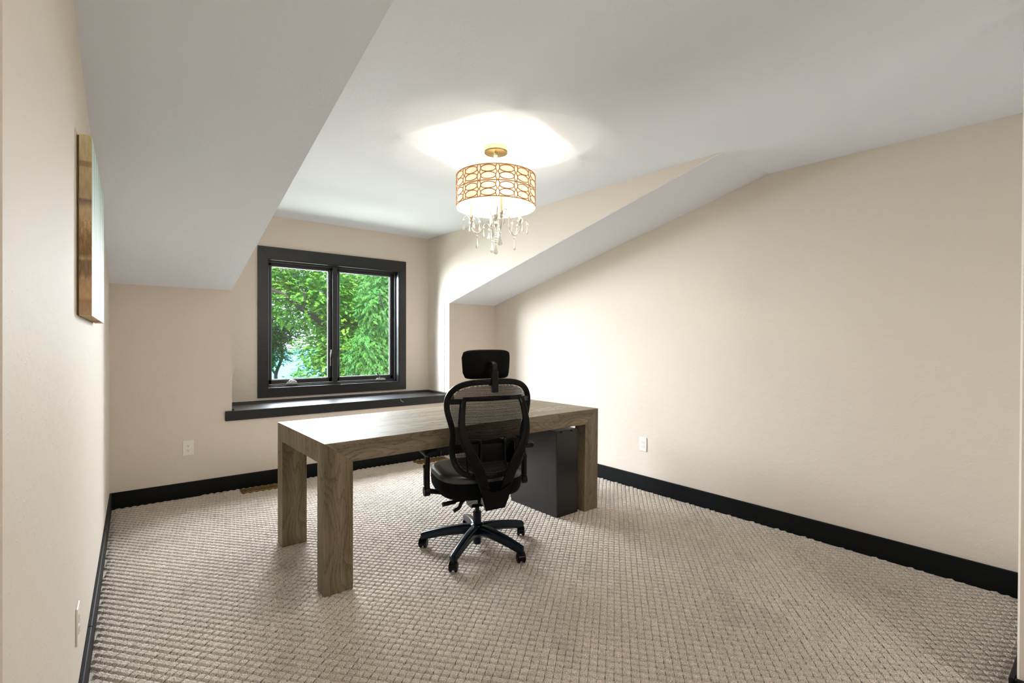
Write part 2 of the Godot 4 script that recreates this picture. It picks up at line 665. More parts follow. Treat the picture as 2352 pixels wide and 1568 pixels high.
	var bt := 0.014
	for q in [["baseboard_back", Vector3(XL, -0.008, ZK), Vector3(XR, bh, ZK + bt)], ["baseboard_right", Vector3(XR - bt, -0.008, ZK), Vector3(XR, bh, -0.245)], ["baseboard_front", Vector3(2.37, -0.008, -0.245 - bt), Vector3(XR, bh, -0.245)], ["baseboard_jamb", Vector3(2.37, -0.008, -0.245), Vector3(2.385, bh, -0.12)]]:
		b = MB.new()
		b.boxmm(q[1], q[2], 0.003)
		struct(q[0], b, M.trim_dull)
	# left baseboard: three boards butted end to end, and a painted strip along its foot
	b = MB.new()
	for z in [[-4.8, -3.9], [-3.899, -2.6], [-2.599, -1.0]]:
		b.boxmm(Vector3(XL, -0.008, z[0]), Vector3(XL + bt, bh, z[1]), 0.003)
	struct("baseboard_left", b, M.trim_dull)

func cheek(b: MB, poly: PackedVector2Array, x: float, skew: float, thick: float) -> void:
	# the room face leans by skew over the length of the slope
	var f := func(p: Vector2) -> Vector3:
		var k := clampf((p.x - ZK) / (-1.55 - ZK), 0.0, 1.0)
		return Vector3(x + skew * k, p.y, p.x)
	var idx := Geometry2D.triangulate_polygon(poly)
	var nrm := Vector3(-signf(thick), 0, 0)
	for k in range(0, idx.size(), 3):
		var A: Vector3 = f.call(poly[idx[k]])
		var B: Vector3 = f.call(poly[idx[k + 1]])
		var C: Vector3 = f.call(poly[idx[k + 2]])
		b.tri(A, B, C, nrm, nrm, nrm)
		var o := Vector3(thick, 0, 0)
		b.tri(A + o, B + o, C + o, -nrm, -nrm, -nrm)
	for k in poly.size():
		var A: Vector3 = f.call(poly[k])
		var B: Vector3 = f.call(poly[(k + 1) % poly.size()])
		var d := poly[(k + 1) % poly.size()] - poly[k]
		b.quad(A, B, B + Vector3(thick, 0, 0), A + Vector3(thick, 0, 0), Vector3(0, d.x, -d.y) * (1.0 if Geometry2D.is_polygon_clockwise(poly) else -1.0))

const WX0 := 1.045
const WX1 := 2.453
const WY0 := 0.815
const WY1 := 2.117

# ------------------------------------------------------------------ carpet pile
func carpet() -> void:
	var pitch := 0.036
	var pcol := 0.0325
	var R := 9
	var nz := noise(31, 1.0, 2)
	var P := []
	for j in R:
		var row := PackedVector3Array()
		for k in R:
			var a := 2.0 * k / (R - 1) - 1.0
			var b := 2.0 * j / (R - 1) - 1.0
			# square to rounded square
			var x := a * sqrt(1.0 - b * b * 0.1)
			var z := b * sqrt(1.0 - a * a * 0.1)
			var ea := sqrt(maxf(1.0 - pow(absf(a), 6.0), 0.0))
			var eb := sqrt(maxf(1.0 - pow(absf(b), 10.0), 0.0))
			var h := -0.0092 + 0.0098 * eb * (0.6 + 0.4 * ea) + 0.0022 * nz.get_noise_2d(k * 2.3, j * 2.3) * ea * eb
			row.append(Vector3(x * pcol * 0.468, h, z * pitch * 0.42))
		P.append(row)
	var m := MB.new()
	m.grid(P, -1.0)
	var me := m.mesh()
	var mm := MultiMesh.new()
	mm.transform_format = MultiMesh.TRANSFORM_3D
	mm.use_colors = true
	mm.mesh = me
	var rng := RandomNumberGenerator.new()
	rng.seed = 5
	var ang := deg_to_rad(-50.0)
	var ex := Vector3(cos(ang), 0, -sin(ang))
	var ez := Vector3(sin(ang), 0, cos(ang))
	var low := noise(61, 0.9, 3)
	var wear := noise(62, 2.2, 3)
	var T: Array[Transform3D] = []
	var K: Array[Color] = []
	var n := 200
	for i in range(-n, n):
		for j in range(-n, n):
			var p := ex * (i * pcol) + ez * (j * pitch) + Vector3(1.7, 0, -2.3)
			if p.x < XL + 0.024 or p.x > XR - 0.026 or p.z < ZK + 0.026 or p.z > 0.4:
				continue
			if p.z > -0.29 and p.x > 2.34:
				continue
			var skip := false
			for q in [[0.712, 1.086, -4.755, -4.605], [2.352, 2.728, -4.755, -4.605]]:
				if p.x > q[0] and p.x < q[1] and p.z > q[2] and p.z < q[3]:
					skip = true
			if skip:
				continue
			p += Vector3(rng.randf_range(-1, 1) * 0.0012, 0, rng.randf_range(-1, 1) * 0.0012)
			var bs := Basis(Vector3.UP, ang + PI * rng.randi_range(0, 1) + rng.randf_range(-0.06, 0.06))
			bs = bs * Basis.from_scale(Vector3(1, rng.randf_range(0.75, 1.1), rng.randf_range(0.9, 1.1)))
			T.append(Transform3D(bs, p))
			var c := 1.0 + 0.09 * low.get_noise_2d(p.x, p.z) + rng.randf_range(-0.035, 0.035)
			# trodden patches where the pile is crushed and soiled
			var wv := wear.get_noise_2d(p.x * 1.0 + p.z * 0.6, p.z * 0.55 - p.x * 0.3)
			if wv > 0.28:
				c -= 0.16 * minf((wv - 0.28) / 0.15, 1.0) * rng.randf_range(0.3, 1.0)
			K.append(Color(c, c * 0.995, c * 0.99))
	mm.instance_count = T.size()
	for k in T.size():
		mm.set_instance_transform(k, T[k])
		mm.set_instance_color(k, K[k])
	var o := MultiMeshInstance3D.new()
	o.name = "carpet_pile"
	o.multimesh = mm
	o.material_override = M.carpet
	add_child(o)
	o.set_meta("label", "beige carpet pile of small raised squares covering the floor")
	o.set_meta("category", "carpet")
	o.set_meta("kind", "stuff")

# ------------------------------------------------------------------ window and its shelf
func window() -> void:
	var w := Node3D.new()
	w.name = "window_1"
	add_child(w)
	w.set_meta("kind", "structure")
	var cw := 0.088
	var z1 := ZB + 0.016
	# mitred casing boards
	var o := [Vector2(WX0 - cw, WY0 - cw), Vector2(WX1 + cw, WY0 - cw), Vector2(WX1 + cw, WY1 + cw + 0.03), Vector2(WX0 - cw, WY1 + cw + 0.03)]
	var q := [Vector2(WX0, WY0), Vector2(WX1, WY0), Vector2(WX1, WY1), Vector2(WX0, WY1)]
	for k in 4:
		var m := MB.new()
		var k1 := (k + 1) % 4
		var dirn: Vector2 = (o[k1] - o[k]).normalized() * 0.0006
		m.extrude(PackedVector2Array([o[k] + dirn, o[k1] - dirn, q[k1] - dirn, q[k] + dirn]), Vector3(0, 0, ZB), Vector3.RIGHT, Vector3.UP, Vector3(0, 0, 0.016))
		part("casing", m, M.trim, w)
	# jamb lining
	for r in [[Vector3(WX0, WY0, ZB - 0.15), Vector3(WX0 + 0.008, WY1, ZB + 0.012)], [Vector3(WX1 - 0.008, WY0, ZB - 0.15), Vector3(WX1, WY1, ZB + 0.012)], [Vector3(WX0, WY0, ZB - 0.15), Vector3(WX1, WY0 + 0.008, ZB + 0.012)], [Vector3(WX0, WY1 - 0.008, ZB - 0.15), Vector3(WX1, WY1, ZB + 0.012)]]:
		var m := MB.new()
		m.boxmm(r[0], r[1], 0.002)
		part("jamb", m, M.trim, w)
	# stepped frame round both casements, with the mullion
	var zf := ZB - 0.085
	for st in [[0.0, 0.014, 0.03], [0.0, 0.024, 0.0]]:
		var m := MB.new()
		var d: float = st[1]
		var z0 := zf - 0.06
		var zz: float = zf + st[2]
		m.boxmm(Vector3(WX0 + 0.008, WY0 + 0.008, z0), Vector3(WX0 + 0.008 + d, WY1 - 0.008, zz), 0.002)
		m.boxmm(Vector3(WX1 - 0.008 - d, WY0 + 0.008, z0), Vector3(WX1 - 0.008, WY1 - 0.008, zz), 0.002)
		m.boxmm(Vector3(WX0 + 0.008, WY0 + 0.008, z0), Vector3(WX1 - 0.008, WY0 + 0.008 + d, zz), 0.002)
		m.boxmm(Vector3(WX0 + 0.008, WY1 - 0.008 - d, z0), Vector3(WX1 - 0.008, WY1 - 0.008, zz), 0.002)
		part("frame", m, M.sash, w)
	var mu := MB.new()
	mu.boxmm(Vector3(1.708, WY0 + 0.008, zf - 0.06), Vector3(1.762, WY1 - 0.008, zf + 0.028), 0.004)
	part("mullion", mu, M.sash, w)
	var n := 0
	for s in [[1.072, 1.708, 1.075], [1.762, 2.425, 2.245]]:
		var sash := Node3D.new()
		sash.name = "sash"
		w.add_child(sash, true)
		var x0: float = s[0]
		var x1: float = s[1]
		var y0 := WY0 + 0.034
		var y1 := WY1 - 0.03
		var sw := 0.032
		var zs := zf - 0.012
		var m := MB.new()
		m.boxmm(Vector3(x0, y0, zs - 0.035), Vector3(x0 + sw, y1, zs), 0.003)
		m.boxmm(Vector3(x1 - sw, y0, zs - 0.035), Vector3(x1, y1, zs), 0.003)
		m.boxmm(Vector3(x0, y0, zs - 0.035), Vector3(x1, y0 + 0.045, zs), 0.003)
		m.boxmm(Vector3(x0, y1 - 0.02, zs - 0.035), Vector3(x1, y1, zs), 0.003)
		part("sash_frame", m, M.sash, sash)
		m = MB.new()
		var gx0 := x0 + sw
		var gx1 := x1 - sw
		var gy0 := y0 + 0.045
		var gy1 := y1 - 0.02
		m.boxmm(Vector3(gx0, gy0, zs - 0.03), Vector3(gx0 + 0.006, gy1, zs - 0.012))
		m.boxmm(Vector3(gx1 - 0.006, gy0, zs - 0.03), Vector3(gx1, gy1, zs - 0.012))
		m.boxmm(Vector3(gx0, gy0, zs - 0.03), Vector3(gx1, gy0 + 0.006, zs - 0.012))
		m.boxmm(Vector3(gx0, gy1 - 0.012, zs - 0.03), Vector3(gx1, gy1, zs - 0.012))
		part("glazing_bead", m, M.bead, sash)
		m = MB.new()
		m.quad(Vector3(gx0, gy0, zs - 0.02), Vector3(gx1, gy0, zs - 0.02), Vector3(gx1, gy1, zs - 0.02), Vector3(gx0, gy1, zs - 0.02), Vector3(0, 0, 1))
		part("pane", m, M.glass, sash)
		# folding crank on the sill of the frame
		var cx := 1.29 if n == 0 else 2.26
		var yb := WY0 + 0.03
		var zc := zf + 0.012
		var cr := MB.new()
		cr.extrude(PackedVector2Array([Vector2(-0.06, 0), Vector2(0.06, 0), Vector2(0.048, 0.018), Vector2(0.012, 0.024), Vector2(-0.04, 0.022)]), Vector3(cx, yb, zc - 0.012), Vector3.RIGHT, Vector3.UP, Vector3(0, 0, 0.024))
		var crank := part("crank", cr, M.nickel, sash)
		var hd := MB.new()
		if n == 0:
			hd.tube(smooth([Vector3(cx - 0.03, yb + 0.02, zc + 0.012), Vector3(cx - 0.015, yb + 0.042, zc + 0.016), Vector3(cx + 0.01, yb + 0.04, zc + 0.018), Vector3(cx + 0.045, yb + 0.02, zc + 0.018)], 4), 0.0055, 7)
			part("crank_handle", hd, M.nickel, crank)
		else:
			hd.tube(smooth([Vector3(cx + 0.0, yb + 0.02, zc + 0.012), Vector3(cx - 0.02, yb + 0.045, zc + 0.018), Vector3(cx - 0.045, yb + 0.07, zc + 0.02), Vector3(cx - 0.052, yb + 0.085, zc + 0.02)], 4), 0.006, 7)
			part("crank_handle", hd, M.sash, crank)
		# lever lock on the meeting stile
		var lx := 1.695 if n == 0 else 1.775
		var lk := MB.new()
		lk.boxmm(Vector3(lx - 0.006, 1.02, zs), Vector3(lx + 0.006, 1.17, zs + 0.01), 0.003)
		lk.tube(smooth([Vector3(lx, 1.12, zs + 0.012), Vector3(lx, 1.17, zs + 0.03), Vector3(lx + (0.0 if n == 0 else 0.006), 1.2, zs + 0.03)], 4), 0.005, 6)
		part("sash_lock", lk, M.nickel if n == 0 else M.sash, sash)
		n += 1
	# black shelf filling the dormer, its apron and the bead moulding at the back
	var sh := Node3D.new()
	sh.name = "trim_1"
	add_child(sh)
	sh.set_meta("kind", "structure")
	sh.set_meta("label", "glossy black shelf board under the window with apron")
	var m2 := MB.new()
	m2.boxmm(Vector3(DL, 0.645, ZB), Vector3(DR, 0.682, ZK + 0.006), 0.002)
	part("shelf_board", m2, M.trim, sh)
	m2 = MB.new()
	m2.boxmm(Vector3(0.616, 0.598, ZK), Vector3(2.895, 0.683, ZK + 0.02), 0.003)
	part("apron", m2, M.trim, sh)
	m2 = MB.new()
	var qr := PackedVector2Array([Vector2(0, 0), Vector2(0.02, 0), Vector2(0.019, 0.008), Vector2(0.014, 0.015), Vector2(0.007, 0.019), Vector2(0, 0.02)])
	m2.extrude(qr, Vector3(DL, 0.682, ZB), Vector3(0, 0, 1), Vector3.UP, Vector3(DR - DL, 0, 0))
	part("back_moulding", m2, M.trim, sh)
	m2 = MB.new()
	m2.extrude(qr, Vector3(DL, 0.682, ZK), Vector3.RIGHT, Vector3.UP, Vector3(0, 0, ZB - ZK))
	part("side_moulding", m2, M.trim, sh)
	m2 = MB.new()
	m2.extrude(qr, Vector3(DR, 0.682, ZK), Vector3.LEFT, Vector3.UP, Vector3(0, 0, ZB - ZK))
	part("side_moulding", m2, M.trim, sh)
	m2 = MB.new()
	m2.tube(smooth([Vector3(2.237, 0.684, ZK + 0.014), Vector3(2.237, 0.672, ZK + 0.021), Vector3(2.243, 0.655, ZK + 0.0212), Vector3(2.256, 0.65, ZK + 0.0212), Vector3(2.27, 0.638, ZK + 0.0212)], 4), 0.0015, 5)
	part("paint_drip", m2, M.plastic_white, sh)

# ------------------------------------------------------------------ outdoors
func leaf_spray(rng: RandomNumberGenerator, feathery: bool) -> ArrayMesh:
	var m := MB.new()
	var cnt := 11 if feathery else 9
	for k in cnt:
		var t := float(k) / (cnt - 1)
		var base := Vector3(0, 0.06 * t * (1.0 - t), -0.05 + 0.24 * t)
		var side := -1.0 if k % 2 else 1.0
		var yaw := side * rng.randf_range(0.5, 1.1) * (1.0 - 0.6 * t)
		var droop := rng.randf_range(0.1, 0.9)
		var d := Vector3(sin(yaw), -droop * 0.6, cos(yaw)).normalized()
		var ln := rng.randf_range(0.07, 0.12)
		var wd := ln * (0.13 if feathery else 0.30)
		var s := d.cross(Vector3(rng.randf_range(-0.4, 0.4), 1, rng.randf_range(-0.4, 0.4))).normalized() * wd
		var up := s.cross(d).normalized()
		if up.y < 0.0:
			up = -up
		var tip := base + d * ln
		var mid := base + d * ln * 0.45 + up * 0.006
		m.tri(base, mid + s, mid - s, up, up, up)
		m.tri(mid + s, tip, mid - s, up, up, up)
	return m.mesh()

func tree(called: String, label: String, at: Vector3, blobs: Array, trunk: Array, spray: Mesh, count: int, size: float, mat: StandardMaterial3D, seed_: int, droop := 0.0) -> Node3D:
	var t := thing(called, label, "tree", at, 0.0, "trees outside the window")
	var rng := RandomNumberGenerator.new()
	rng.seed = seed_
	for br in trunk:
		var m := MB.new()
		var pts := smooth(br[0], 5)
		var rad := []
		for k in pts.size():
			rad.append(lerpf(br[1], br[2], float(k) / (pts.size() - 1)))
		m.tube(pts, 0.1, 7, rad)
		part("trunk" if br[3] else "branch", m, M.bark, t)
	var vol := 0.0
	for b in blobs:
		vol += b[1].x * b[1].y * b[1].z * b[2]
	var mm := MultiMesh.new()
	mm.transform_format = MultiMesh.TRANSFORM_3D
	mm.use_colors = true
	mm.mesh = spray
	mm.instance_count = count
	for k in count:
		var pick := rng.randf() * vol
		var b: Array = blobs[0]
		for q in blobs:
			pick -= q[1].x * q[1].y * q[1].z * q[2]
			if pick <= 0.0:
				b = q
				break
		var d := Vector3(rng.randfn(), rng.randfn(), rng.randfn()).normalized()
		var p: Vector3 = b[0] + d * pow(rng.randf(), 0.45) * b[1]
		# facing outward, tip falling
		var f := (d * Vector3(1, 0.4, 1) + Vector3(rng.randf_range(-0.6, 0.6), -droop + rng.randf_range(-0.5, 0.3), rng.randf_range(-0.6, 0.6))).normalized()
		var bs := Basis.looking_at(-f, Vector3(rng.randf_range(-0.5, 0.5), 1, rng.randf_range(-0.5, 0.5)))
		bs = bs.scaled(Vector3.ONE * size * rng.randf_range(0.7, 1.35))
		mm.set_instance_transform(k, Transform3D(bs, p))
		var v := rng.randf_range(0.65, 1.25)
		mm.set_instance_color(k, Color(v * rng.randf_range(0.8, 1.35), v, v * rng.randf_range(0.7, 1.1)))
	var o := MultiMeshInstance3D.new()
	o.name = "foliage"
	o.multimesh = mm
	o.material_override = mat
	o.set_meta("kind", "stuff")
	t.add_child(o)
	return t

func leaf_mat(c: Color) -> StandardMaterial3D:
	var m := flat_mat(c, 0.55, 0.0, 0.4)
	m.backlight_enabled = true
	m.backlight = Color(0.55, 0.7, 0.25)
	m.vertex_color_use_as_albedo = true
	return m

func outside() -> void:
	M.bark = flat_mat(Color8(62, 56, 52), 0.9)
	var g := MB.new()
	g.boxmm(Vector3(-60, -3.6, -42), Vector3(70, -3.2, -6.0))
	struct("ground", g, flat_mat(Color8(70, 96, 48), 0.95))
	var wtr := flat_mat(Color8(110, 178, 188), 0.7, 0.0, 0.1)
	wtr.heightmap_enabled = true
	wtr.heightmap_texture = tex_of(noise(8, 0.03, 3).get_seamless_image(256, 256))
	wtr.heightmap_scale = 2.0
	wtr.uv1_triplanar = true
	wtr.uv1_world_triplanar = true
	wtr.uv1_scale = Vector3(0.2, 0.2, 0.2)
	g = MB.new()
	g.boxmm(Vector3(-250, -4.4, -420), Vector3(320, -3.9, -42.0))
	var lake := struct("lake", g, wtr)
	lake.set_meta("label", "turquoise lake water beyond the trees")
	var rng := RandomNumberGenerator.new()
	rng.seed = 9
	var broad := leaf_spray(rng, false)
	var fine := leaf_spray(rng, true)
	# big maple: heavy limb reaching up to the left, crown over both panes
	tree("maple_tree", "broad leafy tree with a dark limb crossing the left window pane", Vector3(5.2, -3.2, -17.0),
		[[Vector3(-0.6, 6.2, 0.4), Vector3(2.1, 1.3, 1.6), 1.0], [Vector3(-1.6, 7.0, 0.2), Vector3(1.3, 0.8, 1.2), 0.9], [Vector3(-0.2, 4.3, 0.9), Vector3(1.1, 0.75, 1.0), 1.5], [Vector3(-0.6, 3.2, 1.2), Vector3(1.0, 0.75, 0.9), 1.6], [Vector3(0.4, 5.2, 0.9), Vector3(1.0, 1.2, 0.9), 1.2], [Vector3(1.6, 6.0, 0.0), Vector3(1.6, 1.6, 1.3), 0.9], [Vector3(1.2, 4.2, 0.2), Vector3(1.3, 1.4, 1.0), 1.0]],
		[[[Vector3(0.5, 0, 0), Vector3(0.55, 2.5, 0), Vector3(0.3, 4.6, 0), Vector3(0.15, 6.0, 0.1), Vector3(0.0, 7.4, 0.1)], 0.24, 0.07, true],
		[[Vector3(0.35, 4.4, 0.1), Vector3(-0.3, 5.05, 0.8), Vector3(-1.0, 5.45, 1.2), Vector3(-1.7, 5.95, 1.3), Vector3(-2.3, 6.15, 1.2)], 0.12, 0.04, false],
		[[Vector3(0.3, 4.8, 0), Vector3(0.9, 5.8, 0.6), Vector3(1.1, 6.8, 0.9)], 0.1, 0.03, false],
		[[Vector3(-1.0, 5.45, 1.2), Vector3(-1.1, 6.0, 1.4), Vector3(-1.4, 6.6, 1.4)], 0.045, 0.015, false]],
		broad, 11500, 0.72, leaf_mat(Color8(104, 160, 56)), 101)
	# feathery evergreen filling the right pane
	tree("cedar_tree", "feathery green evergreen filling the right window pane", Vector3(6.3, -3.2, -14.2),
		[[Vector3(0.2, 3.6, 0), Vector3(1.3, 1.5, 0.8), 1.0], [Vector3(0.2, 5.2, 0), Vector3(1.15, 1.3, 0.8), 1.0], [Vector3(0.1, 6.6, 0), Vector3(0.9, 1.1, 0.7), 1.0], [Vector3(-0.8, 4.0, 0.2), Vector3(0.7, 1.0, 0.5), 1.0], [Vector3(-0.6, 5.6, 0.2), Vector3(0.6, 0.9, 0.5), 0.8]],
		[[[Vector3(0.1, 0, -0.2), Vector3(0.1, 3.5, -0.2), Vector3(0.05, 7.2, -0.2)], 0.2, 0.05, true], [[Vector3(0.1, 4.4, -0.2), Vector3(-0.35, 5.1, 0.5), Vector3(-0.75, 5.9, 0.9)], 0.05, 0.02, false]],
		fine, 12000, 0.8, leaf_mat(Color8(82, 142, 62)), 102, 0.6)
	# small dark tree at the lower left, leaning from the shore
	tree("shore_tree", "small dark tree with a bent trunk before the lake", Vector3(4.15, -3.2, -19.5),
		[[Vector3(-0.2, 5.0, 0), Vector3(1.1, 0.75, 0.8), 1.0], [Vector3(-0.4, 4.1, 0.2), Vector3(0.9, 0.5, 0.6), 1.0], [Vector3(-0.7, 6.0, 0), Vector3(0.8, 0.6, 0.7), 0.6]],
		[[[Vector3(0.0, 0, 0), Vector3(0.05, 2.6, 0), Vector3(-0.02, 3.3, 0), Vector3(0.2, 4.0, 0), Vector3(0.1, 4.8, 0)], 0.09, 0.04, true], [[Vector3(-0.02, 3.3, 0), Vector3(-0.35, 3.8, 0.1), Vector3(-0.5, 4.3, 0.2)], 0.04, 0.02, false]],
		broad, 3600, 0.72, leaf_mat(Color8(56, 116, 42)), 103)
	tree("birch_tree", "pale green tree farther back behind the other trees", Vector3(8.6, -3.2, -23.0),
		[[Vector3(0, 5.5, 0), Vector3(2.6, 2.6, 1.6), 1.0], [Vector3(-2.4, 7.0, 0), Vector3(2.0, 1.0, 1.4), 0.6]],
		[[[Vector3(0, 0, 0), Vector3(0.1, 4, 0), Vector3(0, 7, 0)], 0.2, 0.06, true]],
		broad, 6000, 1.1, leaf_mat(Color8(96, 150, 66)), 104)
	# neighbour's roof low on the left
	var h := thing("neighbour_house", "tan house with a low roof at the lower left of the window", "house", Vector3(3.1, -3.2, -24.0))
	var m := MB.new()
	m.boxmm(Vector3(-1.6, 0, -1.5), Vector3(0.9, 2.6, 1.5))
	part("wall", m, flat_mat(Color8(190, 176, 158), 0.8), h)
	m = MB.new()
	m.extrude(PackedVector2Array([Vector2(-1.8, 2.55), Vector2(1.1, 2.55), Vector2(0.2, 3.25), Vector2(-0.9, 3.25)]), Vector3(0, 0, -1.7), Vector3.RIGHT, Vector3.UP, Vector3(0, 0, 3.4))
	part("roof", m, flat_mat(Color8(170, 140, 112), 0.8), h)

# ------------------------------------------------------------------ desk
func desk(at: Vector3) -> void:
	var L := 2.085
	var H := 0.766
	var D := 0.875
	var lw := 0.146
	var ld := 0.106
	var th := 0.109
	var t := thing("desk", "long grey-brown oak parsons desk with thick square legs", "desk", at, deg_to_rad(1.7))
	var m := MB.new()
	var g := 0.0006
	m.extrude(PackedVector2Array([Vector2(g, H), Vector2(L - g, H), Vector2(L - lw - g, H - th), Vector2(lw + g, H - th)]), Vector3(0, 0, 0), Vector3.RIGHT, Vector3.UP, Vector3(0, 0, -D))
	part("tabletop", m, M.oak_u, t)
	for sx in [0, 1]:
		var o := Vector3(0, 0, 0) if sx == 0 else Vector3(L, 0, 0)
		var ex := Vector3.RIGHT if sx == 0 else Vector3.LEFT
		for sz in [0, 1]:
			m = MB.new()
			# right legs stand a little in at the foot
			var toe := 0.012 if sx == 1 else 0.0
			m.extrude(PackedVector2Array([Vector2(toe, 0), Vector2(lw + toe, 0), Vector2(lw, H - th - g), Vector2(0, H - g)]), o + Vector3(0, 0, 0.0 if sz == 0 else -(D - ld)), ex, Vector3.UP, Vector3(0, 0, -ld))
			part("leg", m, M.oak_v, t)
		m = MB.new()
		m.extrude(PackedVector2Array([Vector2(0, H - th), Vector2(lw, H - th - g), Vector2(0, H - g)]), o + Vector3(0, 0, -ld - g), ex, Vector3.UP, Vector3(0, 0, -(D - 2 * ld - 2 * g)))
		part("end_rail", m, M.oak_v, t)

func cabinet() -> void:
	var t := thing("file_cabinet", "narrow charcoal metal file cabinet under the right end of the desk", "cabinet", Vector3(2.415, 0, -2.565), deg_to_rad(1.7))
	var W := 0.222
	var H := 0.628
	var D := 0.52
	var m := MB.new()
	m.boxmm(Vector3(0, 0.0, -D), Vector3(W, H - 0.004, -0.003), 0.003)
	part("body", m, M.cabinet, t)
	# end panel with two lifting slots below the top edge
	m = MB.new()
	m.boxmm(Vector3(0.001, 0.0, -0.003), Vector3(W - 0.001, H - 0.014, 0.002), 0.001)
	for x in [[0.001, 0.03], [0.055, 0.14], [0.165, W - 0.001]]:
		m.boxmm(Vector3(x[0], H - 0.0142, -0.003), Vector3(x[1], H - 0.004, 0.002), 0.0)
	part("end_panel", m, M.cabinet, t)
	for x in [[0.03, 0.055], [0.14, 0.165]]:
		m = MB.new()
		m.boxmm(Vector3(x[0], H - 0.014, -0.0032), Vector3(x[1], H - 0.005, -0.0022))
		part("slot", m, M.dark_hole, t)
	m = MB.new()
	m.boxmm(Vector3(-0.001, H - 0.006, -D), Vector3(W + 0.001, H, 0.001), 0.002)
	part("top", m, M.cabinet, t)
	for k in 2:
		m = MB.new()
		m.boxmm(Vector3(0.004, 0.02 + k * 0.3, -D - 0.012), Vector3(W - 0.004, 0.31 + k * 0.3, -D), 0.003)
		var dr := part("drawer", m, M.cabinet, t)
		m = MB.new()
		m.boxmm(Vector3(0.07, 0.26 + k * 0.3, -D - 0.024), Vector3(W - 0.07, 0.275 + k * 0.3, -D - 0.012), 0.003)
		part("handle", m, M.nickel, dr)

# ------------------------------------------------------------------ chair (local: x right, z behind the sitter)
func back_z(u: float, y: float) -> float:
	return 0.243 + 0.06 * (y - 0.5) - 1.15 * u * u - 0.012 * exp(-pow((y - 0.68) / 0.1, 2.0))

